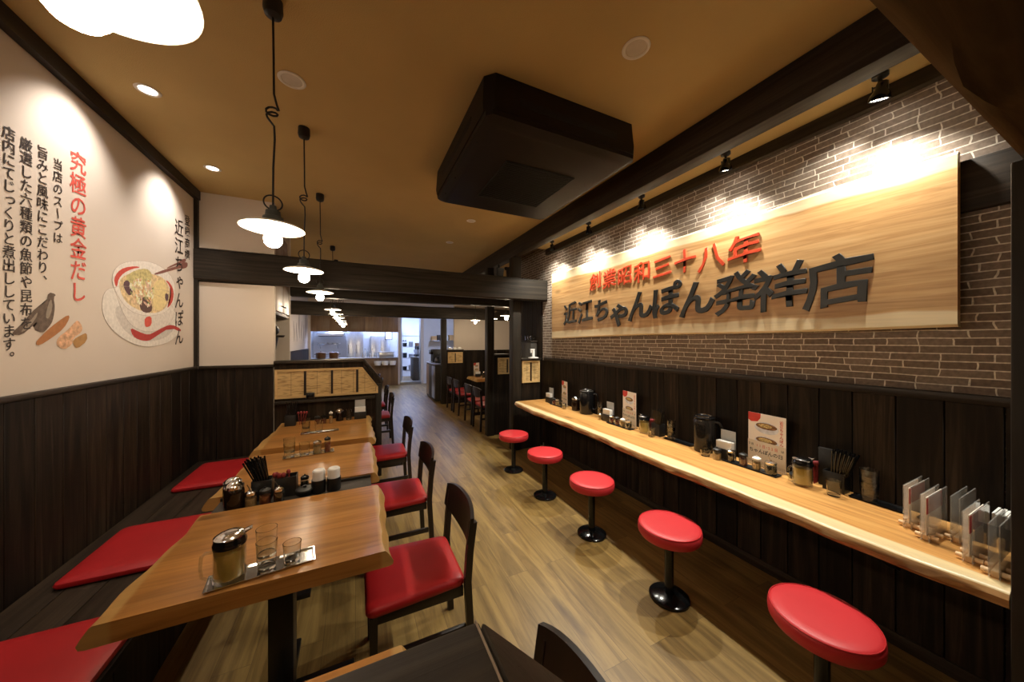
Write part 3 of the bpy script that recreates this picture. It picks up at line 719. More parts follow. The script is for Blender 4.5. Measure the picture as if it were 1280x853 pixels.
# ------------------------------------------------------------------ counter
n = 90; Y0, Y1 = -1.885, 1.885; yc = 2.155; xc = 2.2
def fe(y): return -.275 + .020*math.sin(y*1.7+.4) + .009*math.sin(y*4.1) + .004*math.sin(y*13) + .07*max(0, -y-1.4)**1.2 + .11*max(0, y-1.3)**1.5
top = []; bot = []
rings = []
for i in range(n+1):
    y = Y0 + (Y1-Y0)*i/n; f = fe(y); j = .003*math.sin(y*23)
    rings.append([(.256, y, 0), (.256, y, .06), (f+.050+j, y, .06), (f+.016, y, .0565), (f+.006+j, y, .050), (f-.002, y, .036-j), (f-.004+2*j, y, .020+j), (f+.006-j, y, .006), (f+.016+j, y, -.002)])
t = thing('bar_counter', 'long live-edge wooden counter along the brick wall with a pale front edge', 'counter', (xc, yc, .66))
cm = MB().loft(rings)
co = obj('counter_top', cm, 'counter', t)
co.data.materials.append(M['bark'])
for p in co.data.polygons:
    c = p.center; q = fe(c.y)
    if c.z < .046 and c.x < q + .05 and abs(p.normal.y) < .9: p.material_index = 1
for yb in (-1.5, -.5, .5, 1.5):
    obj('bracket', MB().prism([(.25, -.002), (-.12, -.002), (-.12, -.03), (.21, -.24), (.25, -.24)], 'y', yb-.02, yb+.02), 'black', t)

# ------------------------------------------------------------------ ceiling cassette
t = thing('air_conditioner', 'large dark brown cassette air conditioner hanging from the gold ceiling', 'air conditioner', (1.15, 2.2, 2.72))
def rr_ring(hx, hy, z, ch):
    return [(hx, -hy+ch, z), (hx, hy-ch, z), (hx-ch, hy, z), (-hx+ch, hy, z), (-hx, hy-ch, z), (-hx, -hy+ch, z), (-hx+ch, -hy, z), (hx-ch, -hy, z)]
obj('casing', MB().loft([rr_ring(.53, .60, .249, .05), rr_ring(.54, .61, .10, .05), rr_ring(.535, .605, .055, .05)]), 'acbody', t)
obj('panel', MB().loft([rr_ring(.528, .598, .054, .03), rr_ring(.525, .595, .03, .03), rr_ring(.49, .56, .008, .025), rr_ring(.47, .54, 0, .02)]), 'acbody', t)
g = MB().box(-.27, .27, -.27, .30, -.006, -.0005, .002)
for k in range(26): g.box(-.262, .262, -.262+.0212*k, -.255+.0212*k, -.010, -.006)
obj('intake_grille', g, 'grille', t)
for sx, sy, lx, ly in ((0, -1, .34, .012), (0, 1, .34, .012), (-1, 0, .012, .36), (1, 0, .012, .36)):
    obj('air_slot', MB().box(sx*.539-lx if sx == 0 else sx*.534-.006, sx*.539+lx if sx == 0 else sx*.534+.008*sx+.006, sy*.609-ly if sy == 0 else sy*.604-.009, sy*.609+ly if sy == 0 else sy*.604+.009, .105, .150, .003), 'grille', t)
for yy in (-.35, .12, .40): obj('screw', MB().lathe([(0, -.003), (.006, -.003), (.006, 0), (0, 0)], 10), 'grille', t, (-.50, yy, .012))

# ------------------------------------------------------------------ lamps
def make_pendant(label, y):
    t = thing('pendant_lamp', label, 'lamp', (-.31, y, 1.94), 0, 'row of white pendant lamps above the left tables')
    obj('ceiling_cap', MB().lathe([(0, 1.0285), (.034, 1.0285), (.036, .985), (.030, .965), (.012, .955), (0, .955)], 20), 'blackplastic', t)
    pts = [(0, 0, .96), (.002, 0, .80), (.003, .002, .64), (.012, .0, .60), (.020, 0, .575)]
    for k in range(15):
        a = k*2*PI*1.6/14; pts.append((-.004+.020*math.cos(a), .006*math.sin(a*1.0)+(k-7)*.0012, .570+.016*math.sin(a)-k*.0016))
    pts += [(-.012, 0, .525), (.004, 0, .505), (.006, 0, .45), (.001, 0, .33), (0, 0, .165)]
    obj('cord', MB().tube(pts, .0042, 8), 'blackplastic', t)
    obj('suspension_ring', MB().tube([(.030*math.cos(2*PI*k/28), .012*math.cos(2*PI*k/28), .185+.030*math.sin(2*PI*k/28)) for k in range(29)], .0030, 8, cap=False), 'black', t)
    obj('socket', MB().lathe([(0, .172), (.012, .172), (.014, .155), (.026, .150), (.028, .128), (.036, .124), (.038, .109), (.030, .105), (0, .105)], 24), 'socket', t)
    obj('lamp_shade', MB().lathe([(.036, .1045), (.06, .100), (.102, .087), (.113, .080), (.1145, .077), (.112, .0765), (.101, .084), (.06, .095), (.03, .099), (0, .099)], 48), 'enamel', t)
    obj('bulb', MB().lathe([(.013, .0985), (.014, .078), (.022, .066), (.030, .048), (.0325, .032), (.030, .017), (.021, .005), (.010, .0005), (0, 0)], 20), 'bulb', t)
    return t
PN = make_pendant('glowing white pendant lamp nearest the camera, cut off by the top edge', .595)
for lab, y in (('glowing white pendant lamp over the nearest slab table, second of the row', 1.66), ('glowing pendant lamp over the second slab table, third of the row', 2.57),
               ('glowing pendant lamp over the third slab table, just before the long beam', 3.66), ('pendant lamp just past the long beam, fifth of the row', 5.585),
               ('sixth pendant lamp of the row, small in the distance', 6.5), ('seventh pendant lamp of the row, small in the distance', 7.45),
               ('eighth pendant lamp of the row, small before the kitchen', 8.6), ('ninth pendant lamp of the row, tiny before the kitchen', 9.5),
               ('farthest pendant lamp of the row, tiny before the kitchen', 10.4)):
    dup(PN, lab, (-.31, y, 1.94))
G2 = 'pendant lamps of the back dining area'
for lab, p in (('left pendant lamp of the back dining area, against the pale wall', (2.53, 7.3, 1.955)), ('middle pendant lamp of the back dining area, beside the aisle post', (2.66, 6.55, 1.95)),
               ('right pendant lamp of the back dining area, between the two posts', (2.62, 5.75, 1.955))):
    dup(PN, lab, p, None, G2)

def make_spot(label, y):
    t = thing('spotlight', label, 'spotlight', (2.325, y, 2.757), 0, 'black spotlights above the sign')
    obj('mount', MB().lathe([(0, .1045), (.030, .1045), (.030, .088), (.018, .080), (.009, .076), (.009, .05), (0, .05)], 20), 'black', t)
    ax = Vector((.26, .22, -.94)).normalized()
    h = MB().lathe([(0, .052), (.016, .052), (.020, .04), (.022, .018), (.036, -.005), (.040, -.020), (.040, -.030), (.036, -.030), (.035, -.022), (0, -.022)], 28)
    o = obj('lamp_head', h, 'blackgloss', t, (0, 0, .01)); o.rotation_euler = ax.to_track_quat('-Z', 'Y').to_euler()
    l = obj('lens', MB().lathe([(0, -.0265), (.030, -.0265), (.034, -.0232), (0, -.0232)], 24), 'lens', o)
    for sy in (-1, 1): obj('fork', MB().box(-.006, .006, sy*.026-.002, sy*.026+.002, -.002, .056), 'black', t)
    obj('fork_bridge', MB().box(-.006, .006, -.0235, .0235, .0465, .0505), 'black', t)
    return t
SPY = [.675, 1.42, 2.165, 2.91, 3.655]
SP = make_spot('black spotlight above the right end of the sign, nearest the camera', SPY[0])
for lab, y in zip(('second black spotlight from the right, above the sign', 'middle one of the five black spotlights above the sign', 'fourth black spotlight from the right, above the red lettering start',
                   'farthest black spotlight, above the left end of the sign'), SPY[1:]):
    dup(SP, lab, (2.325, y, 2.757))
for y in SPY:
    lamp('spot_light', 'SPOT', (2.336, y+.009, 2.728), SPOT_W, SPOTC, (2.50, y+.29, 2.49), spot_size=math.radians(56), spot_blend=1.0, shadow_soft_size=.03)
    lamp('spot_spill', 'SPOT', (2.336, y+.009, 2.728), SPOT_SPILL, SPOTC, (2.12, y+.10, .7), spot_size=math.radians(118), spot_blend=.9, shadow_soft_size=.02)

def downlight(name, label, x, y, lens, r=.055, energy=0, col=WASH, target=None, size=80):
    t = thing(name, label, 'ceiling light', (x, y, CEIL), 0, 'recessed ceiling lights')
    obj('trim_ring', MB().lathe([(r-.012, -.0005), (r, -.0005), (r+.004, -.003), (r, -.006), (r-.010, -.006), (r-.014, -.003)], 32), 'ring', t)
    obj('lens', MB().lathe([(0, -.002), (r-.0145, -.002), (r-.0145, -.0006), (0, -.0006)], 28), lens, t)
    if energy:
        lamp('downlight', 'SPOT', (x, y, CEIL-.012), energy, col, target or (x, y, 0), spot_size=math.radians(size), spot_blend=.8, shadow_soft_size=.03)
    return t
for lab, y in (('lit recessed wall-washer on the ceiling near the red mural lettering', 2.56), ('small lit recessed wall-washer on the ceiling near the painted bowl', 3.49)):
    downlight('wall_washer', lab, -1.06, y, 'lenswash', .052, WASH_W, WASH, (-1.37, y+.03, 2.25), 100)
downlight('wall_washer', 'recessed wall-washer farther towards the camera, outside the view', -1.06, 1.4, 'lenswash', .052, WASH_W*.6, WASH, (-1.37, 1.43, 2.25), 100)
downlight('downlight', 'round pale ceiling light between the pendant cords at the upper left', -.312, 2.124, 'lensdim', .062, DOWN_W, WARM)
downlight('downlight', 'large round pale ceiling light right of the air conditioner', 1.226, 1.175, 'lensdim', .062, DOWN_W, WARM)
downlight('downlight', 'round pale ceiling light just behind the air conditioner', 1.20, 3.25, 'lensdim', .05, DOWN_W, WARM)
downlight('downlight', 'second small round ceiling light behind the air conditioner', 1.231, 3.70, 'lensdim', .05, DOWN_W, WARM)
downlight('downlight', 'small flat ceiling light farthest along the aisle', 1.22, 4.64, 'lensdim', .05, DOWN_W, WARM)
# two dark speakers above the beam at the far posts
for lab, p in (('small dark speaker hanging above the beam beside the post', (2.25, 4.75, 2.66)), ('small dark speaker above the beam left of the post', (2.02, 4.72, 2.62))):
    t = thing('speaker', lab, 'speaker', p)
    obj('cabinet', MB().loft([[(-.05, -.05, -.09), (.05, -.05, -.09), (.05, .05, -.09), (-.05, .05, -.09)], [(-.065, -.07, .06), (.065, -.07, .06), (.065, .05, .06), (-.065, .05, .06)]]), 'blackplastic', t)
    obj('mounting_arm', MB().box(-.012, .012, -.012, .012, .061, (CEIL if p[0] > 2.12 else 2.743)-p[2]-.001), 'black', t)

# ------------------------------------------------------------------ the wooden sign
t = thing('wooden_sign', 'huge wooden slab sign with red and black carved lettering on the brick wall', 'sign', (2.44, 2.135, 2.02))
n = 60; rings = []
for i in range(n+1):
    y = -1.671 + 3.342*i/n; f = (y+1.671)/3.342
    zt = .372 + .082*f + .010*math.sin(y*3.1) + .004*math.sin(y*9); zb = -.404 - .028*f + .006*math.sin(y*2.3+1)
    rings.append([(-.022, y, zb+.012), (-.010, y, zb), (.018, y, zb), (.018, y, zt), (-.008, y, zt), (-.022, y, zt-.014)])
obj('board', MB().loft(rings), 'sign', t)
for yb in (-1.2, 1.2): obj('batten', MB().box(.0185, .0585, yb-.03, yb+.03, -.30, .25), 'dark_z', t)
SIGN_X = 2.4175
def on_right(y0, z0, root):   # lettering facing the room from the brick wall
    rx, ry, rz = root
    return lambda v: (SIGN_X - v[2] - rx, y0 - v[0] - ry, z0 + v[1] - rz)
RS = [(2.901, 2.222, .20), (2.683, 2.211, .205), (2.46, 2.205, .205), (2.238, 2.202, .205), (2.021, 2.202, .205), (1.804, 2.202, .205), (1.585, 2.190, .215), (1.353, 2.190, .225)]
BS = [(3.378, 1.896, .28), (3.085, 1.905, .28), (2.80, 1.890, .265), (2.535, 1.845, .30), (2.268, 1.890, .30), (1.985, 1.905, .295), (1.703, 1.890, .30), (1.413, 1.893, .295), (1.145, 1.895, .295), (.868, 1.889, .30)]
for ch, (y, z, s) in zip(RED_SIGN, RS):
    mb = MB()
    put_glyph(mb, 'signred', ch, s*.97, on_right(y, z, t.location))
    o = obj('character', mb, 'signred', t); o['label'] = 'red carved character'
for ch, (y, z, s) in zip(BLACK_SIGN, BS):
    mb = MB()
    if ('sign', ch) in GL: put_glyph(mb, 'sign', ch, s, on_right(y, z, t.location))
    else:
        put_glyph(mb, 'signkanji', ch, s, on_right(y, z, t.location))
    o = obj('character', mb, 'signblack', t); o['label'] = 'black carved character'

# ------------------------------------------------------------------ the mural
t = thing('wall_mural', 'mural printed on the pale left wall: lettering columns, ingredients and a bowl of noodles', 'mural', (XL, 3.0, 1.4))
MX = XL + .0015
def on_left(y0, z0, root, d=0.0):
    return lambda v: (MX + d + v[2]*.3 - root[0], y0 + v[0] - root[1], z0 + v[1] - root[2])
SMALL = 'ゃっょゅ'
for txt, y, zt, zb, sz, mt in MURAL:
    mb = MB(); pitch = (zt-zb)/len(txt)
    for i, ch in enumerate(txt):
        zc = zt - pitch*(i+.5)
        k = dict(rot=(ch == 'ー'))
        if ch in SMALL: k.update(dx=.09*sz, dy=.08*sz)
        if ch in '、。': k.update(dx=.55*sz, dy=.55*sz)
        put_glyph(mb, 'mural', ch, sz, on_left(y, zc, t.location, .0007), **k)
    o = obj('lettering', mb, mt, t); o['label'] = 'red lettering column' if mt == 'muralred' else 'dark lettering column'
BOWL = {'plate': [(2.825, 1.778), (2.841, 1.839), (2.897, 1.882), (3.152, 1.929), (3.611, 1.881), (3.788, 1.72), (3.799, 1.646), (3.697, 1.572), (3.529, 1.524), (3.345, 1.506), (3.182, 1.518), (3.052, 1.554), (2.934, 1.608), (2.856, 1.669), (2.827, 1.731)], 'plate_shade': [(2.947, 1.765), (3.052, 1.793), (3.611, 1.71), (3.697, 1.649), (3.569, 1.581), (3.362, 1.545), (3.197, 1.554), (3.065, 1.602), (2.978, 1.667), (2.944, 1.724)], 'bowl_side': [(2.922, 1.902), (2.966, 1.826), (3.011, 1.746), (3.079, 1.673), (3.182, 1.63), (3.31, 1.615), (3.471, 1.636), (3.611, 1.689), (3.692, 1.758), (3.708, 1.892), (3.675, 1.965), (3.152, 1.92)], 'bowl_rim': [(2.914, 1.942), (2.934, 1.999), (3.011, 2.057), (3.152, 2.104), (3.31, 2.133), (3.452, 2.137), (3.611, 2.106), (3.697, 2.034), (3.71, 1.948), (3.675, 1.866), (3.6, 1.805), (3.49, 1.76), (3.345, 1.735), (3.213, 1.733), (3.094, 1.753), (3.011, 1.797), (2.953, 1.857), (2.922, 1.902)], 'red_band': [(2.932, 1.941), (2.966, 1.989), (3.031, 2.031), (3.152, 2.066), (3.221, 2.071), (3.122, 2.041), (3.031, 1.997), (2.978, 1.949), (2.962, 1.892), (2.944, 1.902)], 'red_band2': [(3.549, 2.037), (3.615, 1.999), (3.647, 1.939), (3.615, 1.86), (3.569, 1.808), (3.653, 1.859), (3.686, 1.933), (3.666, 1.996), (3.6, 2.034)], 'soup': [(2.975, 1.911), (3.011, 1.967), (3.094, 2.004), (3.229, 2.039), (3.38, 2.052), (3.529, 2.049), (3.611, 1.988), (3.621, 1.915), (3.58, 1.835), (3.49, 1.781), (3.362, 1.755), (3.213, 1.763), (3.094, 1.788), (3.018, 1.832)], 'greens': [(3.038, 1.972), (3.152, 2.038), (3.294, 2.08), (3.365, 2.05), (3.345, 1.988), (3.229, 1.941), (3.152, 1.947), (3.079, 1.918)], 'noodles': [(3.397, 2.006), (3.549, 2.042), (3.586, 1.878), (3.49, 1.786), (3.38, 1.786), (3.358, 1.902)], 'veg': [(3.094, 1.832), (3.197, 1.899), (3.345, 1.949), (3.38, 1.885), (3.245, 1.859), (3.213, 1.79), (3.122, 1.8)], 'mushroom': [(3.213, 1.837), (3.261, 1.872), (3.31, 1.867), (3.365, 1.814), (3.353, 1.764), (3.261, 1.751), (3.202, 1.78)], 'mushroom2': [(3.018, 1.926), (3.065, 1.96), (3.108, 1.931), (3.133, 1.89), (3.094, 1.85), (3.045, 1.878)], 'mushroom3': [(3.549, 1.937), (3.604, 1.923), (3.584, 1.865), (3.541, 1.882)], 'seal': [(3.264, 1.72), (3.353, 1.737), (3.355, 1.667), (3.289, 1.648), (3.264, 1.661)], 'spoon': [(3.094, 1.642), (3.197, 1.614), (3.31, 1.593), (3.397, 1.619), (3.529, 1.664), (3.653, 1.687), (3.811, 1.655), (3.799, 1.627), (3.653, 1.658), (3.529, 1.633), (3.397, 1.578), (3.31, 1.548), (3.197, 1.557), (3.122, 1.584)], 'chopstick': [(3.388, 2.064), (3.811, 2.212), (3.816, 2.233), (3.935, 2.264), (3.93, 2.213), (3.823, 2.178), (3.811, 2.189), (3.397, 2.044)], 'chopstick2': [(3.569, 2.14), (3.788, 2.237), (3.792, 2.251), (3.899, 2.289), (3.899, 2.256), (3.799, 2.226), (3.58, 2.132)]}
INGR = {'kelp': [(2.446, 1.792), (2.494, 1.787), (2.477, 1.768), (2.486, 1.722), (2.477, 1.669), (2.465, 1.636), (2.427, 1.597), (2.411, 1.59), (2.36, 1.604), (2.39, 1.65), (2.35, 1.613), (2.302, 1.576), (2.257, 1.577), (2.262, 1.593), (2.289, 1.615), (2.331, 1.659), (2.375, 1.707), (2.438, 1.745)], 'kelp_light': [(2.449, 1.741), (2.465, 1.762), (2.471, 1.716), (2.449, 1.658), (2.427, 1.666)], 'kelp_light2': [(2.293, 1.589), (2.35, 1.648), (2.39, 1.695), (2.375, 1.653), (2.326, 1.599)], 'bonito': [(2.375, 1.533), (2.38, 1.551), (2.438, 1.602), (2.5, 1.647), (2.572, 1.691), (2.58, 1.671), (2.541, 1.615), (2.465, 1.564), (2.395, 1.528)], 'flakes': [(2.566, 1.606), (2.604, 1.642), (2.637, 1.667), (2.671, 1.63), (2.664, 1.598), (2.604, 1.567), (2.598, 1.531), (2.541, 1.503), (2.491, 1.532), (2.506, 1.57)], 'cube': [(2.601, 1.556), (2.664, 1.585), (2.703, 1.598), (2.707, 1.551), (2.63, 1.506), (2.605, 1.531)]}

def paint(name, col, amt=.12, sc=40): return mat('paint_'+name, col, .75, noise=(sc, amt))
PC = dict(plate=(.74,.70,.64), plate_shade=(.60,.56,.51), bowl_side=(.70,.65,.59), bowl_rim=(.76,.71,.65), red_band=(.55,.07,.05), red_band2=(.55,.07,.05), soup=(.68,.52,.29),
          greens=(.52,.45,.20), noodles=(.76,.62,.30), veg=(.68,.50,.30), mushroom=(.10,.05,.045), mushroom2=(.10,.05,.06), mushroom3=(.12,.07,.08), seal=(.62,.09,.06), spoon=(.42,.04,.035), chopstick=(.22,.09,.07), chopstick2=(.24,.10,.08),
          kelp=(.12,.085,.065), kelp_light=(.30,.25,.20), kelp_light2=(.30,.25,.20), bonito=(.40,.17,.06), flakes=(.66,.40,.24), cube=(.42,.23,.08))
def picture(name, D, subs):
    root = None
    for i, (k, pts) in enumerate(D.items()):
        d = .00015 + .000022*i
        # smooth the outline a little (one corner-cutting pass)
        P = []
        for a, c in zip(pts, pts[1:]+pts[:1]):
            P += [(a[0]*.75+c[0]*.25, a[1]*.75+c[1]*.25), (a[0]*.25+c[0]*.75, a[1]*.25+c[1]*.75)]
        mb = MB(); mb.poly([(MX+d-t.location[0], y-t.location[1], z-t.location[2]) for y, z in P])
        bmesh.ops.triangulate(mb.bm, faces=mb.bm.faces[:])
        m = paint(k, PC[k], .35 if k in ('soup', 'greens', 'flakes', 'kelp', 'veg') else .12, 45)
        o = obj(subs.get(k, k), mb, m, root or t)
        if root is None: root = o
        if k in ('plate', 'bowl_rim', 'bowl_side'):   # drawn outline
            e = MB(); q = [(MX+d-t.location[0], y-t.location[1], z-t.location[2]) for y, z in P]; q.append(q[0])
            e.tube(q, .0007, 4, cap=False); obj('outline', e, 'muralink' if k == 'x' else paint('outline', (.42,.35,.30)), root)
picture('bowl', BOWL, {'plate': 'bowl_picture', 'plate_shade': 'painted_plate', 'red_band2': 'red_band', 'mushroom2': 'mushroom', 'mushroom3': 'mushroom', 'chopstick2': 'chopstick'})
bowl_root = [c for c in t.children if c.name.startswith('bowl_picture')][0]
rnd = random.Random(21)
for nm, col, cnt, szs in (('painted_cabbage', (.62,.60,.30), 16, .030), ('painted_carrot', (.66,.34,.14), 14, .020), ('painted_pork', (.62,.42,.32), 12, .030), ('painted_leaf', (.22,.28,.10), 12, .018), ('painted_sprout', (.82,.76,.58), 22, .026)):
    mb = MB()
    for k in range(cnt):
        a = rnd.uniform(0, 6.28); r = rnd.uniform(0, 1)**.5; cy = 3.285+.19*r*math.cos(a)*(1.0 if math.cos(a) < 0 else .5); cz = 1.905+.095*r*math.sin(a); th = rnd.uniform(0, 3.14)
        q = []
        for j in range(7):
            an = 2*PI*j/7; rx = szs*rnd.uniform(.7, 1.2); rz = szs*.38*rnd.uniform(.7, 1.2)
            q.append((MX+.00052+.000003*k-t.location[0], cy+rx*math.cos(an)*math.cos(th)-rz*math.sin(an)*math.sin(th)-t.location[1], cz+rx*math.cos(an)*math.sin(th)+rz*math.sin(an)*math.cos(th)-t.location[2]))
        mb.poly(q)
    obj(nm, mb, paint(nm, col, .3, 60), bowl_root)
picture('ingredients', INGR, {'kelp': 'ingredient_picture', 'kelp_light2': 'kelp_light'})

# ------------------------------------------------------------------ tableware builders
def glass_at(label, loc, group, tint='tumbler', r=.033, h=.098):
    mb = MB().lathe([(0, 0), (r*.82, 0), (r*.86, .004), (r*.9, h*.35), (r, h), (r-.0022, h), (r*.9-.0022, h*.35), (r*.8, .010), (0, .010)], 28)
    return tag(obj('drinking_glass', mb, tint, loc=loc), label, 'glass', group)
def teapot(label, loc, rotz=0, group=None):
    t = thing('tea_pitcher', label, 'pitcher', loc, rotz, group)
    obj('glass_body', MB().lathe([(0, 0), (.043, 0), (.046, .004), (.046, .03), (.0445, .112), (.042, .118), (.0400, .118), (.0425, .110), (.0435, .03), (.043, .012), (0, .010)], 36), 'glass', t)
    obj('tea', MB().lathe([(0, .0107), (.0422, .0127), (.0428, .03), (.0420, .100), (0, .100)], 32), 'tea', t)
    obj('collar', MB().lathe([(.0425, .1185), (.047, .118), (.048, .128), (.045, .136), (.043, .146), (.0425, .1185)], 36), 'blackgloss', t)
    l = obj('lid', MB().lathe([(0, .160), (.018, .160), (.036, .156), (.045, .150), (.0455, .1465), (0, .1465)], 36), 'chrome', t)
    obj('spout', MB().prism([(.040, .147), (.062, .158), (.062, .162), (.040, .157)], 'y', -.012, .012, .001), 'chrome', l)
    obj('handle', MB().tube([(-.043, 0, .105), (-.062, 0, .107), (-.074, 0, .098), (-.077, 0, .06), (-.073, 0, .028), (-.060, 0, .018), (-.044, 0, .022)], .0052, 10), 'glass', t)
    return t
def soy(label, loc, group=None, r=.036, h=.10):
    t = thing('soy_bottle', label, 'bottle', loc, 0, group)
    obj('bottle', MB().lathe([(0, 0), (r, 0), (r, h*.62), (r*.95, h*.75), (r*.82, h*.80), (0, h*.80)], 28), 'soy', t)
    l = MB().lathe([(r*.84, h*.805), (r*.9, h*.81), (r*.92, h*.93), (r*.6, h*1.04), (r*.2, h*1.08), (0, h*1.08), (0, h*.805)], 28)
    lid = obj('lid', l, 'chrome', t)
    st = MB()
    for k in range(14):
        a = 2*PI*k/14; st.box(-.002, .002, r*.9-.001, r*.95, h*.83, h*.92, rot=None) if False else st.lathe([(0, h*.83), (.0028, h*.84), (.0028, h*.91), (0, h*.92)], 8, (r*.92*math.cos(a), r*.92*math.sin(a), 0))
    obj('studs', st, 'steel', lid)
    return t
def jar(label, loc, fill, lid='chrome', r=.024, h=.06, spoon=False, group=None):
    t = thing('condiment_jar', label, 'jar', loc, 0, group)
    obj('jar_body', MB().lathe([(0, 0), (r, 0), (r, h*.85), (r*.9, h), (r*.85, h), (r*.93, h*.84), (r*.93, .003), (0, .003)], 24), 'glass', t)
    obj('contents', MB().lathe([(0, .0033), (r*.92, .0033), (r*.92, h*.7), (0, h*.73)], 20), fill, t)
    obj('lid', MB().lathe([(0, h+.001), (r*.95, h+.001), (r*.97, h+.012), (r*.6, h+.019), (r*.15, h+.021), (r*.15, h+.028), (0, h+.028)], 24), lid, t)
    if spoon: obj('spoon', MB().tube([(.004, 0, h*.74), (-.01, .004, h+.035), (-.018, .006, h+.05)], .0022, 6), 'chrome', t)
    return t
def chop_box(label, loc, rotz, n, glabel, group, lean=.0, leany=.0, tall=True):
    t = thing('chopstick_box', label, 'box', loc, rotz)
    b = MB(); w, d, h = .045, .035, .105
    b.box(-w, w, -d, -d+.003, .003, h, .001).box(-w, w, d-.003, d, .003, h, .001).box(-w, -w+.003, -d+.003, d-.003, .003, h).box(w-.003, w, -d+.003, d-.003, .003, h).box(-w, w, -d, d, 0, .003)
    obj('box_body', b, 'blackplastic', t)
    if tall: obj('tall_divider', MB().box(-w+.004, -.012, d-.012, d-.005, .004, .19, .002), 'blackplastic', t)
    rnd = random.Random(len(label)); ca, sa = math.cos(rotz), math.sin(rotz)
    src = None
    wlx, wly = lean, -leany                      # horizontal lean in world axes, then in the box's own axes
    llx, lly = ca*wlx + sa*wly, -sa*wlx + ca*wly
    for k in range(n):
        gx = (k % 6)/5-.5; gy = (k//6)/max(1, (n-1)//6)-.5
        fx = .010 - .5*h*llx + .029*gx; fy = -.004 - .4*h*lly + .028*gy
        if src is None:
            mb = MB(); mb.tube([(0, 0, 0), (0, 0, .226)], [.0026, .0042], 6)
            src = obj('chopstick', mb, 'blackgloss'); tag(src, glabel, 'chopstick', group); o = src
        else:
            o = src.copy(); C.objects.link(o)
        o.location = (loc[0] + ca*fx - sa*fy, loc[1] + sa*fx + ca*fy, loc[2] + .0045)
        lx, ly = .26*gx, .18*gy                  # fan outwards
        wx, wy = ca*lx - sa*ly + wlx, sa*lx + ca*ly + wly
        o.rotation_euler = (-wy, wx, 0)
    return t
def napkins(label, nlabel, loc, rotz=0, hh=.075, card=None):
    t = thing('napkin_holder', label, 'napkin holder', loc, rotz)
    b = MB(); w, d = .058, .028
    b.box(-w, w, -d, -d+.003, .003, hh, .001).box(-w, w, d-.003, d, .003, hh, .001).box(-w, -w+.003, -d+.003, d-.003, .003, hh).box(w-.003, w, -d+.003, d-.003, .003, hh).box(-w, w, -d, d, 0, .003)
    obj('holder', b, 'blackplastic', t)
    s = MB()
    for k in range(10): s.box(-w+.006, w-.006-.002*(k % 3), -.020+.0038*k, -.0170+.0038*k, .0045, hh+.048+.003*math.sin(k*1.7))
    o = obj('napkin_stack', s, 'whitepaper', loc=loc, rotz=rotz); tag(o, nlabel, 'napkins')
    if card:
        ca, sa = math.cos(rotz), math.sin(rotz); px = (loc[0]-sa*.034, loc[1]+ca*.034, loc[2])
        tag(obj('menu_card', MB().box(-.05, .05, -.0012, .0012, 0, .195), 'greyacrylic', loc=px, rotz=rotz), card, 'card')
    return t
def round_napkins(label, nlabel, loc):
    tag(obj('napkin_holder', MB().lathe([(0, 0), (.034, 0), (.036, .003), (.036, .072), (.0335, .072), (.0335, .004), (0, .004)], 28), 'blackplastic', loc=loc), label, 'napkin holder')
    mb = MB().lathe([(0, .0), (.030, 0), (.031, .04), (.0315, .115), (.026, .121), (.012, .117), (0, .112)], 24)
    tag(obj('napkin_roll', mb, 'whitepaper', loc=(loc[0], loc[1], loc[2]+.0045)), nlabel, 'napkins')
def tray(label, loc, lx, ly, m, rotz=0, rim=.008):
    mb = MB()
    mb.loft([[(-lx+.006, -ly+.006, 0), (lx-.006, -ly+.006, 0), (lx-.006, ly-.006, 0), (-lx+.006, ly-.006, 0)],
             [(-lx, -ly, rim), (lx, -ly, rim), (lx, ly, rim), (-lx, ly, rim)],
             [(-lx+.004, -ly+.004, rim), (lx-.004, -ly+.004, rim), (lx-.004, ly-.004, rim), (-lx+.004, ly-.004, rim)],
             [(-lx+.009, -ly+.009, .0025), (lx-.009, -ly+.009, .0025), (lx-.009, ly-.009, .0025), (-lx+.009, ly-.009, .0025)]])
    return tag(obj('tray', mb, m, loc=loc, rotz=rotz), label, 'tray')
def pitcher(label, loc, m, rotz=0, r=.072, h=.255):
    t = thing('water_pitcher', label, 'pitcher', loc, rotz)
    obj('body', MB().lathe([(0, 0), (r*.93, 0), (r*.96, .006), (r, h*.4), (r, h*.9), (r*.93, h*.94), (r*.90, h*.94), (r*.96, h*.88), (r*.96, h*.4), (r*.92, .012), (0, .010)], 36), m, t)
    obj('water', MB().lathe([(0, .0105), (r*.915, .0125), (r*.952, h*.4), (r*.952, h*.62), (0, h*.62)], 30), 'soy' if m != 'blackgloss' else 'soy', t)
    l = obj('lid', MB().lathe([(0, h*.945), (r*.97, h*.945), (r*.98, h*.98), (r*.8, h*1.01), (r*.4, h*1.015), (0, h*1.015)], 36), 'blackplastic' if m == 'blackgloss' else 'blackgloss', t)
    obj('rim', MB().tube([(r*.78*math.cos(2*PI*k/28), r*.78*math.sin(2*PI*k/28), h*1.012) for k in range(29)], .005, 6, cap=False), 'chrome', l)
    obj('handle', MB().tube([(-r*.97, 0, h*.86), (-r*1.35, 0, h*.86), (-r*1.6, 0, h*.74), (-r*1.6, 0, h*.38), (-r*1.35, 0, h*.22), (-r*.96, 0, h*.2)], .009, 10), m, t)
    return t
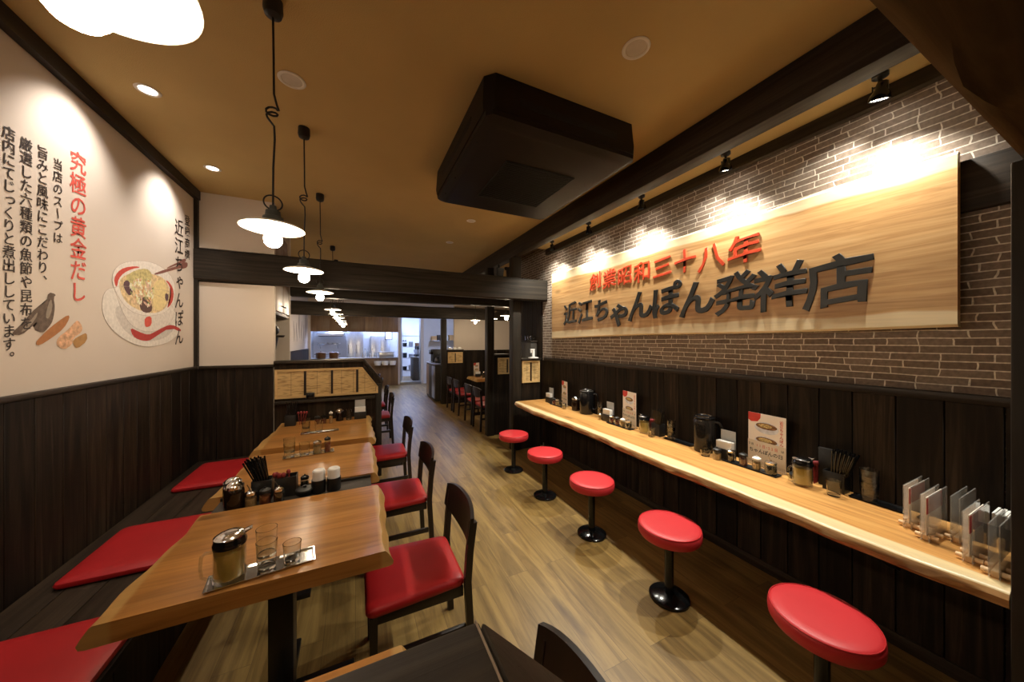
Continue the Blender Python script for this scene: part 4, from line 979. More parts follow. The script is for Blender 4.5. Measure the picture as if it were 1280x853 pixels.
def menu_stand(label, plabel, loc, rotz, hgt=.335, wid=.118):
    """standing poster; its face looks along local +y"""
    t = thing('poster_stand', label, 'menu stand', loc, rotz)
    obj('acrylic_back', MB().box(-wid, wid, -.004, -.0015, 0, hgt*.6), 'acrylic', t)
    obj('foot_plate', MB().box(-wid, wid, -.03, .03, 0, .0025).box(-wid, wid, .012, .0145, .003, hgt*.10), 'acrylic', t)
    p = thing('menu_poster', plabel, 'poster', (loc[0], loc[1], loc[2]+.0035), rotz)
    w = wid*.97
    obj('sheet', MB().box(-w, w, -.001, .0005, 0, hgt), 'poster', p)
    def disc(cx, cz, rx, rz, y, a0=0, a1=360, n=28):
        mb = MB(); mb.poly([(cx+rx*math.cos(math.radians(a0+(a1-a0)*k/n)), y, cz+rz*math.sin(math.radians(a0+(a1-a0)*k/n))) for k in range(n if a1-a0 == 360 else n+1)]); return mb
    q = MB(); q.poly([(w, .0008, hgt), (w, .0008, hgt-.05), (w-.02, .0008, hgt-.062), (w-.06, .0008, hgt-.055), (w-.078, .0008, hgt-.03), (w-.08, .0008, hgt)]); obj('red_badge', q, 'posterred', p)
    for cz in (hgt*.74, hgt*.47):
        bw = obj('bowl_photo', disc(-.0, cz, wid*.62, wid*.32, .0009), 'poster_bowl', p)
        obj('soup_photo', disc(0, cz+wid*.10, wid*.55, wid*.17, .0011), 'poster_soup', bw)
        obj('topping_photo', disc(wid*.06, cz+wid*.12, wid*.36, wid*.10, .0013), 'poster_top', bw)
    fl = obj('flyer', MB().box(-w, w, .004, .0048, .004, hgt*.47), 'flyer', p)
    def on_face(x0, z0, y=.0049): return lambda v: (x0 - v[0], y + v[2]*.3, z0 + v[1])
    mb = MB(); sz = wid*.19; s = P_RED
    for i, ch in enumerate(s): put_glyph(mb, 'print', ch, sz, on_face(wid*.42 - i*sz*.82*1.0, hgt*.385), .85)
    obj('red_print', mb, 'posterred', fl)
    mb = MB()
    for i, ch in enumerate(P_A): put_glyph(mb, 'print', ch, sz*.8, on_face(w*.90 - i*sz*.8, hgt*.385), .9)
    put_glyph(mb, 'print', P_B, sz*.8, on_face(-w*.85, hgt*.385))
    for i, ch in enumerate(P_C): put_glyph(mb, 'print', ch, sz*1.3, on_face(w*.80 - i*sz*1.32, hgt*.28))
    obj('black_print', mb, 'ink', fl)
    mb = MB()
    for i, ch in enumerate(P_V): put_glyph(mb, 'print', ch, .022, on_face(-w*.78, hgt*.90-i*.023, .0008))
    obj('upright_print', mb, 'posterred', p)
    return t
for k in ('bowl_side', 'mushroom', 'noodles'): M['paint_'+k] = bpy.data.materials['paint_'+k]

# ------------------------------------------------------------------ on the nearest table
TZ = .721
tray('chrome rectangular tray on the nearest table holding a teapot and glasses', (-.300, 1.462, TZ), .158, .048, 'chrome', .13)
TT = TZ + .0030
teapot('glass tea pitcher with amber tea and chrome lid on the nearest table', (-.395, 1.455, TT), .15)
glass_at('lower clear tumbler of the stack on the chrome tray of the nearest table', (-.292, 1.463, TT), 'tumblers on the chrome tray')
glass_at('upper clear tumbler stacked in another on the chrome tray of the nearest table', (-.292, 1.463, TT+.047), 'tumblers on the chrome tray', r=.0332)
glass_at('single clear tumbler at the right end of the chrome tray, nearest table', (-.216, 1.476, TT), 'tumblers on the chrome tray', r=.030, h=.066)
# ------------------------------------------------------------------ condiment shelf between tables one and two
soy('black soy bottle with patterned silver lid at the front left of the condiment shelf', (-.555, 2.108, SHZ), None, .042, .128)
soy('black soy bottle with silver lid at the back left corner of the condiment shelf', (-.585, 2.195, SHZ), None, .040, .120)
jar('small glass jar of tan powder beside the front soy bottle on the condiment shelf', (-.485, 2.100, SHZ), 'spice_tan', 'chrome', .027, .06, True)
jar('small glass jar of red spice with dark lid on the condiment shelf', (-.425, 2.097, SHZ), 'spice_red', 'blackplastic', .026, .062)
jar('small glass jar of dark sauce with silver lid and spoon on the condiment shelf', (-.365, 2.095, SHZ), 'soy', 'chrome', .024, .058, True)
chop_box('black chopstick box on the condiment shelf between the nearest tables', (-.452, 2.182, SHZ), 0, 16, 'black chopstick in the box on the condiment shelf', 'chopsticks on the condiment shelf', -.27)
t = thing('spoon_box', 'square black box with dark red spoons on the condiment shelf', 'box', (-.345, 2.178, SHZ))
b = MB(); b.box(-.05, .05, -.035, -.032, .003, .105).box(-.05, .05, .032, .035, .003, .105).box(-.05, -.047, -.032, .032, .003, .105).box(.047, .05, -.032, .032, .003, .105).box(-.05, .05, -.035, .035, 0, .003)
obj('box_body', b, 'blackplastic', t)
rnd = random.Random(3); src = None
def spoon_at(base, ang, label, group):
    global src
    if src is None:
        mb = MB().tube([(0, 0, 0), (0, 0, .10)], [.003, .004], 6); mb.ball((0, .002, .115), .011, 2, 1.35)
        src = obj('spoon', mb, 'flower'); o = src; tag(o, label, 'spoon', group)
    else:
        o = src.copy(); C.objects.link(o); o['label'] = label; o['group'] = group
    o.location = base; o.rotation_euler = ang
for k in range(5):
    spoon_at((-.345-.034+.014*k, 2.178+rnd.uniform(-.015, .015), SHZ+.005), (rnd.uniform(-.15, .15), -.15+rnd.uniform(-.08, .08), 0), 'dark red spoon standing in the square black box on the condiment shelf', 'dark red spoons on the condiment shelf')
t = thing('condiment_dish', 'round black lidded dish on the condiment shelf', 'dish', (-.253, 2.128, SHZ))
obj('bowl', MB().lathe([(0, 0), (.03, 0), (.043, .012), (.046, .030), (.043, .030), (0, .028)], 30), 'blackgloss', t)
obj('lid', MB().lathe([(0, .0305), (.045, .0305), (.043, .036), (.02, .041), (.008, .043), (.010, .052), (0, .055)], 30), 'blackplastic', t)
jar('small dark jar with silver lid behind the round black dish', (-.262, 2.205, SHZ), 'soy', 'blackgloss', .022, .06)
round_napkins('black round holder with tall white napkins, left one of the pair on the condiment shelf', 'white napkins in the left round black holder on the condiment shelf', (-.187, 2.135, SHZ))
round_napkins('black round holder with white napkins, right one of the pair on the condiment shelf', 'white napkins in the right round black holder on the condiment shelf', (-.112, 2.135, SHZ))
# ------------------------------------------------------------------ second table
tray('clear shiny tray with glasses and jars on the second table', (-.305, 2.80, TZ), .160, .045, 'chrome', .10)
glass_at('lower clear tumbler at the left end of the tray on the second table', (-.425, 2.79, TT), 'tumblers on the second table', r=.036)
glass_at('upper clear tumbler nested at the left end of the tray on the second table', (-.425, 2.79, TT+.035), 'tumblers on the second table', r=.0362)
glass_at('clear tumbler with heavy foot in the middle of the tray on the second table', (-.335, 2.80, TT), 'tumblers on the second table', r=.034, h=.09)
jar('glass jar with yellow label colour and chrome lid on the second table tray', (-.255, 2.806, TT), 'spice_tan', 'chrome', .028, .07)
jar('dark lidded sauce bottle at the right end of the tray on the second table', (-.19, 2.815, TT), 'spice_red', 'blackplastic', .022, .085)
# ------------------------------------------------------------------ third table
tray('small chrome tray with glasses at the front of the third table', (-.29, 3.44, TZ), .150, .040, 'chrome', .06)
glass_at('lower clear tumbler on the tray of the third table', (-.40, 3.435, TT), 'tumblers on the third table')
glass_at('upper clear tumbler stacked on the tray of the third table', (-.40, 3.435, TT+.045), 'tumblers on the third table')
glass_at('clear tumbler in the middle of the tray on the third table', (-.30, 3.44, TT), 'tumblers on the third table')
chop_box('black chopstick box at the back left of the third table', (-.575, 3.84, TZ), 0, 12, 'black chopstick in the box at the back of the third table', 'chopsticks on the third table')
src = None
for k in range(4): spoon_at((-.50+.012*k, 3.84, TZ+.001), (0, .1*k-.1, 0), 'dark red spoon beside the chopstick box on the third table', 'red spoons on the third table')
jar('small jar of red spice with black lid on the third table', (-.345, 3.80, TZ), 'spice_red', 'blackplastic', .024, .06)
jar('small jar of orange red spice beside another jar on the third table', (-.29, 3.80, TZ), 'spice_red', 'blackgloss', .024, .06)
jar('tall pale cylinder jar of tan spice on the third table', (-.225, 3.78, TZ), 'spice_tan', 'ring', .018, .095)
soy('black soy bottle with silver lid at the back of the third table', (-.15, 3.86, TZ), None, .036, .115)
glass_at('clear glass jar beside the soy bottle at the back of the third table', (-.065, 3.87, TZ), None, 'tumbler', .032, .11)
napkins('black napkin holder at the right back corner of the third table', 'white napkins in the holder on the third table', (.045, 3.87, TZ), 0, .075, 'pale grey card behind the napkins on the third table')
t = thing('ledge_box', 'small black box standing on the ledge under the bamboo panel', 'box', (-.43, 4.035, .9305))
obj('box_body', MB().box(-.038, .038, -.022, .022, 0, .075, .006), 'blackplastic', t)
obj('front_plate', MB().box(-.03, .03, -.0245, -.0225, .015, .06, .001), 'blackgloss', t)

# ------------------------------------------------------------------ on the counter
KZ = .7207
R90 = -PI/2     # local +y -> +x ; faces that look along +y after R = +90 look along -x
def counter_set(tagname, y, n):
    pass
FACE = PI/2     # local +y turned to -x (towards the room)
# far end group
napkins('black napkin holder at the far end of the counter', 'white napkins at the far end of the counter', (2.36, 3.78, KZ), R90, .075, 'grey card behind the napkins at the far end of the counter')
menu_stand('clear stand holding the farthest menu poster on the counter', 'menu poster at the far end of the counter', (2.415, 3.50, KZ), FACE-.25, .31, .10)
tray('narrow black condiment tray at the far end of the counter', (2.335, 3.54, KZ), .032, .15, 'blackplastic')
for k, (f, l, lab) in enumerate((('spice_red', 'blackplastic', 'dark lidded red spice jar on the farthest counter tray'), ('spice_tan', 'chrome', 'tan spice jar on the farthest counter tray'), ('soy', 'blackgloss', 'dark sauce jar on the farthest counter tray'))):
    jar(lab, (2.335, 3.62-.075*k, KZ+.003), f, l, .024, .062)
jar('small glass jar of pale seasoning in front of the farthest poster', (2.30, 3.34, KZ), 'spice_tan', 'chrome', .024, .05)
soy('round dark jar with reddish top left of the black water pitcher', (2.385, 3.22, KZ), None, .050, .155)
pitcher('big glossy black water pitcher near the far end of the counter', (2.385, 3.02, KZ), 'blackgloss', PI*.75, .078, .265)
for k in range(3): glass_at(('bottom', 'middle', 'top')[k] + ' tumbler of the stack beside the black water pitcher', (2.40, 2.80, KZ+.032*k), 'tumbler stack beside the black pitcher', r=.034)
# middle group
napkins('black napkin holder in the middle of the counter', 'fan of white napkins in the middle of the counter', (2.35, 2.63, KZ), R90, .075, 'grey card behind the napkins in the middle of the counter')
jar('small clear jar left of the middle napkin holder', (2.33, 2.72, KZ), 'spice_tan', 'chrome', .022, .045)
menu_stand('clear stand holding the middle menu poster on the counter', 'menu poster in the middle of the counter', (2.415, 2.40, KZ), FACE-.2, .33, .112)
tray('narrow black condiment tray in the middle of the counter', (2.325, 2.43, KZ), .034, .16, 'blackplastic')
for k, (f, l, lab) in enumerate((('spice_red', 'chrome', 'silver lidded spice jar, first on the middle counter tray'), ('spice_red', 'blackplastic', 'red spice jar with black lid on the middle counter tray'), ('spice_tan', 'ring', 'tan spice jar on the middle counter tray'), ('soy', 'chrome', 'dark sauce pot with spoon on the middle counter tray'))):
    jar(lab, (2.325, 2.545-.075*k, KZ+.003), f, l, .024 if k < 3 else .030, .06, k == 3)
teapot('glass tea pitcher with chrome lid in the middle of the counter', (2.355, 2.16, KZ), 1.2)
glass_at('single upright tumbler in front of the middle tea pitcher', (2.315, 2.045, KZ), None, r=.03, h=.075)
chop_box('black chopstick box in the middle of the counter', (2.40, 2.05, KZ), R90, 14, 'black chopstick in the box in the middle of the counter', 'chopsticks in the middle of the counter', -.05, .12)
src = None
for k in range(3): spoon_at((2.395+.011*k, 2.115, KZ+.001), (-.1+.08*k, 0, 0), 'red spoon behind the middle tea pitcher', 'red spoons in the middle of the counter')
for k in range(3): glass_at(('bottom', 'middle', 'top')[k] + ' tumbler of the stack right of the middle chopstick box', (2.385, 1.905, KZ+.010+.030*k), 'tumbler stack in the middle of the counter', r=.034)
tray('long shallow black tray between the middle tumblers and the smoked pitcher', (2.40, 1.84, KZ), .042, .125, 'blackgloss')
# near group
pitcher('big smoked glass water pitcher right of the counter middle', (2.375, 1.61, KZ), 'smoke', PI*.62, .072, .262)
napkins('black napkin holder beside the smoked pitcher', 'stack of white napkins beside the smoked pitcher', (2.345, 1.435, KZ), R90, .075, 'grey card behind the napkins beside the smoked pitcher')
jar('small jar with black lid in front of the napkins beside the smoked pitcher', (2.285, 1.455, KZ), 'spice_tan', 'blackplastic', .026, .06)
glass_at('low clear glass dish at the foot of the smoked pitcher', (2.285, 1.54, KZ), None, r=.034, h=.045)
menu_stand('clear stand holding the nearest menu poster on the counter', 'largest menu poster with red corner badge, nearest on the counter', (2.415, 1.215, KZ), FACE-.10, .345, .118)
tray('narrow black condiment tray in front of the nearest menu poster', (2.325, 1.265, KZ), .036, .165, 'blackplastic')
for k, (f, l, lab) in enumerate((('soy', 'chrome', 'small dark sauce jar, leftmost on the nearest counter tray'), ('spice_red', 'blackplastic', 'red spice jar with black lid on the nearest counter tray'), ('spice_tan', 'ring', 'tan spice jar with pale lid on the nearest counter tray'), ('soy', 'chrome', 'black sauce pot with silver lid and spoon on the nearest counter tray'))):
    jar(lab, (2.325, 1.385-.080*k, KZ+.003), f, l, .025 if k < 3 else .032, .062, k == 3)
t = thing('lidded_dish', 'flat round black lidded dish between the nearest poster and the tea pitcher', 'dish', (2.40, 1.035, KZ))
obj('bowl', MB().lathe([(0, 0), (.036, 0), (.044, .006), (.045, .020), (0, .020)], 32), 'blackgloss', t)
obj('lid', MB().lathe([(0, .0205), (.046, .0205), (.046, .028), (.04, .032), (0, .033)], 32), 'blackplastic', t)
teapot('glass tea pitcher with chrome lid near the near end of the counter', (2.325, .985, KZ), 2.6+PI)
glass_at('single upright clear tumbler between the near tea pitcher and the chopstick box', (2.315, .845, KZ), None, r=.031, h=.082)
chop_box('black chopstick box near the near end of the counter', (2.41, .87, KZ), R90, 18, 'black chopstick in the box near the near end of the counter', 'chopsticks near the near end of the counter', -.05, .20)
src = None
for k in range(4): spoon_at((2.418+.010*k-.01, .965, KZ+.001), (-.06+.05*k, .0, 0), 'red spoon behind the near tea pitcher on the counter', 'red spoons near the near end of the counter')
tag(obj('menu_board', MB().box(-.03, .03, -.008, .008, 0, .215, .003), 'blackplastic', loc=(2.435, .925, KZ), rotz=R90), 'tall narrow black board behind the near tea pitcher', 'board')
tray('long shallow black tray holding the near tumbler stack', (2.405, .66, KZ), .042, .145, 'blackgloss')
for k in range(3): glass_at(('bottom', 'middle', 'top')[k] + ' tumbler of the blurry stack on the near black tray', (2.395, .735, KZ+.003+.032*k), 'tumbler stack on the near black tray', r=.037)
# acrylic card stands at the near end
def card_stand(label, x, y, card=None):
    t = thing('acrylic_stand', label, 'menu stand', (x+.11, y, KZ), 0, 'acrylic card stands at the near end of the counter')
    for sy in (-.011, .011): obj('acrylic_panel', MB().box(-.11, .11, sy-.0016, sy+.0016, .002, .19), 'milky', t)
    obj('wooden_block', MB().box(-.095, .095, -.009, .009, 0, .022, .003), 'paleblock', t)
    for sx in (-.085, -.03):
        for sy in (-1, 1): obj('peg', MB().tube([(sx, sy*.0128, .0150), (sx, sy*.031, .0150)], .0085, 12), 'paleblock', t)
    if card:
        o = thing('menu_card', card, 'card', (x+.11, y, KZ+.0225))
        obj('sheet', MB().box(-.095, .095, -.0012, .0012, 0, .155), 'poster', o)
        obj('red_band', MB().box(-.095, .095, -.0026, -.0014, .085, .15), 'paint_spoon', o)
M['paint_kelp_light'] = bpy.data.materials['paint_kelp_light']; M['paint_spoon'] = bpy.data.materials['paint_spoon']
for args in (('clear acrylic card stand on pale pegs, farthest of the row at the near end', 2.195, .555, 'red and cream menu card in the farthest acrylic stand'),
             ('clear acrylic card stand, second of the row from the tumbler stack', 2.125, .490, 'red and cream menu card in the second acrylic stand'),
             ('clear acrylic card stand set nearer the wall, third of the row', 2.21, .430, None),
             ('clear acrylic card stand near the counter edge, fourth of the row', 2.055, .372, 'menu card in the fourth acrylic stand near the counter edge'),
             ('clear acrylic card stand nearest the camera, right beside the near post', 2.005, .308, None)):
    card_stand(*args)
napkins('black napkin holder at the very near end of the counter behind the acrylic stands', 'white napkins at the very near end of the counter', (2.375, .345, KZ), .0, .085)

# ------------------------------------------------------------------ right back corner behind the counter
t = thing('service_cabinet', 'grey brown service cabinet behind the far end of the counter', 'cabinet', (2.43, 4.585, 0))
obj('body', MB().box(-.065, .042, -.28, .28, 0, 1.53, .004), 'greygreen', t)
obj('cabinet_top', MB().box(-.07, .043, -.29, .29, 1.5305, 1.555, .003), 'dark_x', t)
for k in range(3): glass_at('clear tumbler standing on the grey brown service cabinet', (2.425, 4.36+.09*k, 1.5555), 'tumblers on the service cabinet', r=.03, h=.07)
t = thing('pump_stand', 'white pump dispenser standing on the small lit bamboo partition', 'dispenser', (2.34, 4.18, 1.3005))
obj('base', MB().lathe([(0, 0), (.075, 0), (.075, .012), (.02, .02), (.02, .10), (.016, .11), (0, .11)], 24), 'enamel', t)
obj('nozzle', MB().box(-.05, .02, -.012, .012, .1105, .135, .004).box(-.05, -.03, -.01, .01, .075, .11, .003), 'enamel', t)
b = planks(MB(), 'y', 4.18, 4.94, .14, lambda a, c: (XR-.026, XR-.001, a, c), .02, 2.4)
struct('trim_10', b, 'plank', 'dark boards lining the corner behind the counter')

# ------------------------------------------------------------------ niche behind the stub wall
t = thing('wall_cupboard', 'pale brown wall cupboard behind the stub wall, over the partition', 'cupboard', (-1.06, 4.545, 1.86))
obj('carcass', MB().box(-.30, .288, -.385, .395, 0, .9, .002), 'cupboard', t)
for sy in (-1, 1):
    d = obj('door', MB().box(.2885, .306, sy*.195-.188+.005, sy*.195+.188+.005, .012, .75, .002), 'cupboard', t)
    obj('handle', MB().tube([(.3065, -sy*.0+sy*.03, .08), (.325, sy*.03, .08), (.325, sy*.09, .08), (.3065, sy*.09, .08)], .005, 8), 'black', d)
obj('underside_shelf', MB().box(-.30, .30, -.385, .395, -.03, -.001, .002), 'dark_y', t)
t = thing('bracket_stand', 'black bracket stand with a tray at the end of the stub wall', 'stand', (-.90, 4.55, 0))
obj('pedestal', MB().lathe([(0, 0), (.13, 0), (.12, .05), (.05, .12), (.04, .9), (.05, 1.30), (.09, 1.52), (.10, 1.59), (0, 1.59)], 20), 'black', t)
obj('stand_tray', MB().lathe([(0, 1.591), (.15, 1.591), (.165, 1.615), (.155, 1.615), (.14, 1.602), (0, 1.602)], 28), 'blackgloss', t)
t = thing('iron_pot', 'dark iron pot on the black bracket stand behind the stub wall', 'pot', (-.88, 4.55, 1.6025))
obj('body', MB().lathe([(0, 0), (.05, 0), (.085, .04), (.09, .08), (.07, .12), (0, .125)], 28), 'blackplastic', t)
obj('lid', MB().lathe([(0, .126), (.068, .126), (.05, .145), (.012, .152), (.014, .17), (0, .175)], 24), 'steel', t)

# ------------------------------------------------------------------ back dining table things
BZ = .721
menu_stand('clear stand with a menu poster on the back dining table', 'white and red menu poster on the back dining table', (2.58, 7.36, BZ), PI+.5, .31, .10)
napkins('black holder with napkins under the back dining table poster', 'white napkins on the back dining table', (2.56, 7.20, BZ), 0, .07)
for k, (x, y) in enumerate(((2.72, 7.22), (2.82, 7.24), (2.92, 7.26), (3.02, 7.22))):
    soy(('first', 'second', 'third', 'fourth')[k] + ' black condiment pot from the poster on the back dining table', (x, y, BZ), 'condiment pots on the back dining table', .038, .115)
glass_at('clear glass beside the poster on the back dining table', (2.66, 7.05, BZ), 'glasses on the back dining table')
glass_at('clear glass at the aisle edge of the back dining table', (2.60, 6.98, BZ), 'glasses on the back dining table')
for k in range(3):
    mb = MB().lathe([(0, 0), (.055, 0), (.06, .012), (.05, .045), (.025, .06), (0, .06)], 24)
    tag(obj('white_bowl', mb, 'enamel', loc=(2.12+.125*k, 8.05, 1.336)), ('leftmost', 'middle', 'rightmost')[k] + ' upturned white bowl on the small partition by the farthest post', 'bowl', 'white bowls on the far partition')

t = thing('wall_mural', 'faint grey brush strokes printed on the pale left wall just before the kitchen', 'mural', (XL, 10.6, 1.4))
rnd = random.Random(4)
for k in range(6):
    y = -1.0+.42*k; h = rnd.uniform(.45, .75); z0 = rnd.uniform(.12, .25); w = rnd.uniform(.05, .09); q = []
    for j in range(9): f = j/8; q.append((y-w*(.3+.7*math.sin(PI*f))+.05*math.sin(5*f+k), z0+h*f))
    for j in range(8, -1, -1): f = j/8; q.append((y+w*(.3+.7*math.sin(PI*f))+.05*math.sin(5*f+k), z0+h*f))
    mb = MB(); mb.poly([(.0006, a, c) for a, c in q]); bmesh.ops.triangulate(mb.bm, faces=mb.bm.faces[:]); obj('brush_stroke', mb, 'paint_kelp_light', t)
# ------------------------------------------------------------------ kitchen
KY = 12.2
struct('wall_kitchen_front', MB().box(XL, -1.29, KY, KY+.1, 0, CEIL-.001).box(-1.289, 1.36, KY, KY+.06, 2.42, CEIL-.001).box(1.361, 5.0, KY+.0, KY+.1, 2.50, CEIL-.001).box(2.14, 2.24, KY, KY+.1, 0, 2.499).box(1.361, 1.42, KY, KY+.1, 0, 2.499), 'white2')
b = MB()
for k in range(5): b.box(-1.288+.53*k, -1.288+.53*(k+1)-.0005, KY-.03, KY-.001, 1.86, 2.46, .003)
t = tag(obj('hanging_cabinets', b, 'brownpanel'), 'brown wooden panels hanging above the kitchen pass', 'cabinets')
b = MB()
for k in range(4): b.box(-1.288+.66*k, -1.288+.66*(k+1)-.004, KY-.02, KY+.30, .0, .955, .003)
t = thing('kitchen_counter', 'brown kitchen pass counter with steel top at the end of the aisle', 'counter', (0, KY, 0))
obj('counter_front', MB().box(-1.288, 1.358, -.02, .30, 0, .955, .003), 'brownpanel', t)
obj('steel_top', MB().box(-1.288, 1.358, -.06, .36, .956, .985, .003), 'steel', t)
obj('lower_shelf', MB().box(.55, 1.30, -.20, -.021, .70, .72, .003), 'brownpanel', t)
for k in range(3):
    b = MB().lathe([(0, 0), (.09, 0), (.11, .06), (.115, .14), (.10, .14), (.09, .02), (0, .015)], 20)
    tag(obj('white_tub', b, 'enamel', loc=(.68+.24*k, KY-.14, .7205)), ('left', 'middle', 'right')[k] + ' white tub on the shelf in front of the kitchen counter', 'tub', 'white tubs at the kitchen counter')
# kitchen interior shell
struct('wall_kitchen_back', MB().box(-1.6, 5.2, 15.0, 15.1, 0, CEIL), 'kitchenwall')
struct('wall_kitchen_left', MB().box(-1.6, -1.5, 12.3, 15.0, 0, CEIL), 'kitchenwall')
struct('wall_kitchen_right', MB().box(5.1, 5.2, 8.4, 15.0, 0, CEIL), 'kitchenwall')
struct('ceiling_kitchen', MB().box(-1.6, 5.2, 12.41, 15.2, CEIL-.2, CEIL), 'kitchenwall')
for k, x in enumerate((-.7, .7, 1.9, 3.2)):
    t = thing('kitchen_light', ('leftmost', 'second', 'third', 'rightmost')[k] + ' white fluorescent ceiling light inside the kitchen', 'ceiling light', (x, 13.6, CEIL-.2), 0, 'kitchen ceiling lights')
    obj('housing', MB().box(-.16, .16, -.62, .62, -.05, -.0005, .004), 'enamel', t)
    obj('diffuser', MB().box(-.14, .14, -.6, .6, -.07, -.0505, .004), 'tube', t)
t = thing('kitchen_light', 'added unseen cool ceiling light tinting the far aisle floor blue', 'ceiling light', (2.7, 9.8, CEIL), 0, 'kitchen ceiling lights')  # added out of sight above the beams to turn the aisle floor bluish
obj('housing', MB().box(-.16, .16, -.62, .62, -.05, -.0005, .004), 'enamel', t)
obj('diffuser', MB().box(-.14, .14, -.6, .6, -.07, -.0505, .004), 'tube', t)
def appliance(label, x0, x1, y0, y1, z1, m='steel', doors=2, cat='fridge', name='steel_fridge'):
    t = thing(name, label, cat, ((x0+x1)/2, (y0+y1)/2, 0)); w = (x1-x0)/2; d = (y1-y0)/2
    obj('body', MB().box(-w, w, -d+.02, d, .08, z1, .006), m, t)
    obj('feet', MB().box(-w+.03, w-.03, -d+.06, d-.04, 0, .079), 'black', t)
    for k in range(doors):
        a = -w + 2*w*k/doors; dd = obj('door', MB().box(a+.006, a+2*w/doors-.006, -d, -d+.019, .10, z1-.05, .004), m, t)
        obj('handle', MB().tube([(a+.05, -d-.001, z1*.55), (a+.05, -d-.03, z1*.55), (a+.05, -d-.03, z1*.72), (a+.05, -d-.001, z1*.72)], .008, 8), 'black', dd)
    return t
appliance('tall steel fridge seen through the kitchen pass, left of its middle', -.30, .28, 14.2, 14.9, 1.95)
appliance('wide steel fridge at the right of the kitchen pass', .55, 1.28, 14.3, 14.9, 1.75, doors=2)
t = thing('work_table', 'steel work table along the back of the kitchen', 'table', (.0, 13.7, 0))
obj('table_top', MB().box(-1.3, 1.25, -.3, .3, .86, .90, .004), 'steel', t)
for sx in (-1.2, 0, 1.15):
    for sy in (-.25, .25): obj('leg', MB().tube([(sx, sy, 0), (sx, sy, .859)], .02, 10), 'steel', t)
rnd = random.Random(11)
for k in range(2):
    t = thing('stock_pot', ('left', 'right')[k] + ' brown cooking pot on the kitchen pass counter', 'pot', (-1.02+.38*k, KY+.12, .9855))
    obj('body', MB().lathe([(0, 0), (.13, 0), (.145, .02), (.15, .17), (.14, .17), (.13, .03), (0, .025)], 28), 'pot', t)
    obj('lid', MB().lathe([(0, .172), (.152, .172), (.13, .195), (.02, .21), (.02, .23), (0, .232)], 28), 'pot', t)
    for sx in (-1, 1): obj('handle', MB().tube([(sx*.148, -.03, .13), (sx*.185, -.03, .135), (sx*.185, .03, .135), (sx*.148, .03, .13)], .008, 8), 'black', t)
for k in range(7):
    x = .22+.075*k; h = rnd.uniform(.16, .30); r = rnd.uniform(.022, .034)
    t = thing('bottle', ('steel', 'white', 'clear', 'grey', 'pale', 'short', 'slim')[k] + ' bottle in the cluster on the kitchen pass counter', 'bottle', (x, KY+.12+.06*(k % 2), .9855), 0, 'bottles on the kitchen pass')
    obj('bottle', MB().lathe([(0, 0), (r, 0), (r, h*.65), (r*.4, h*.8), (r*.4, h*.94), (0, h*.94)], 16), ('steel', 'enamel', 'glass')[k % 3], t)
    obj('cap', MB().lathe([(0, h*.941), (r*.5, h*.941), (r*.5, h), (0, h)], 12), 'blackplastic' if k % 2 else 'enamel', t)
t = thing('steel_rack', 'steel container rack on the right of the kitchen pass counter', 'rack', (.98, KY+.16, .9855))
obj('tub', MB().box(-.24, .24, -.12, .12, 0, .16, .006), 'steel', t); obj('rim', MB().box(-.26, .26, -.14, .14, .1605, .185, .004), 'steel', t)
t = thing('range_hood', 'steel extractor hood inside the kitchen above the left work area', 'hood', (-.85, 14.4, 1.75))
obj('hood', MB().loft([[(-.45, -.45, 0), (.45, -.45, 0), (.45, .45, 0), (-.45, .45, 0)], [(-.45, -.45, .08), (.45, -.45, .08), (.45, .45, .08), (-.45, .45, .08)], [(-.2, -.1, .5), (.2, -.1, .5), (.2, .45, .5), (-.2, .45, .5)], [(-.2, -.1, 1.0), (.2, -.1, 1.0), (.2, .45, 1.0), (-.2, .45, 1.0)]]), 'steel', t)
obj('filter', MB().box(-.40, .40, -.40, .40, -.02, -.001, .002), 'black', t)
t = thing('wall_shelf', 'steel wall shelf with dishes at the back left of the kitchen', 'shelf', (-.95, 14.8, 1.40))
obj('shelf_board', MB().box(-.4, .4, -.15, .19, 0, .02, .002), 'steel', t)
for sx in (-.3, .3): obj('bracket', MB().prism([(.18, -.001), (-.10, -.001), (.18, -.15)], 'x', sx-.01, sx+.01), 'steel', t)
for k in range(5):
    b = MB().lathe([(0, 0), (.05, 0), (.075, .04), (.08, .06), (.074, .06), (.05, .012), (0, .01)], 18)
    tag(obj('soup_bowl', b, 'enamel', loc=(-1.25+.16*k, 14.78, 1.4205)), 'white soup bowl on the kitchen wall shelf', 'bowl', 'soup bowls on the kitchen wall shelf')
t = thing('notice_sheet', 'small framed white notice on the kitchen wall at the right of the pass', 'notice', (1.22, 14.28, 1.78))
obj('sheet', MB().box(-.12, .12, -.004, .0, -.16, .16), 'whitepaper', t); obj('frame', MB().box(-.14, -.121, -.012, .0, -.18, .18).box(.121, .14, -.012, 0, -.18, .18).box(-.12, .12, -.012, 0, .161, .18).box(-.12, .12, -.012, 0, -.18, -.161), 'black', t)

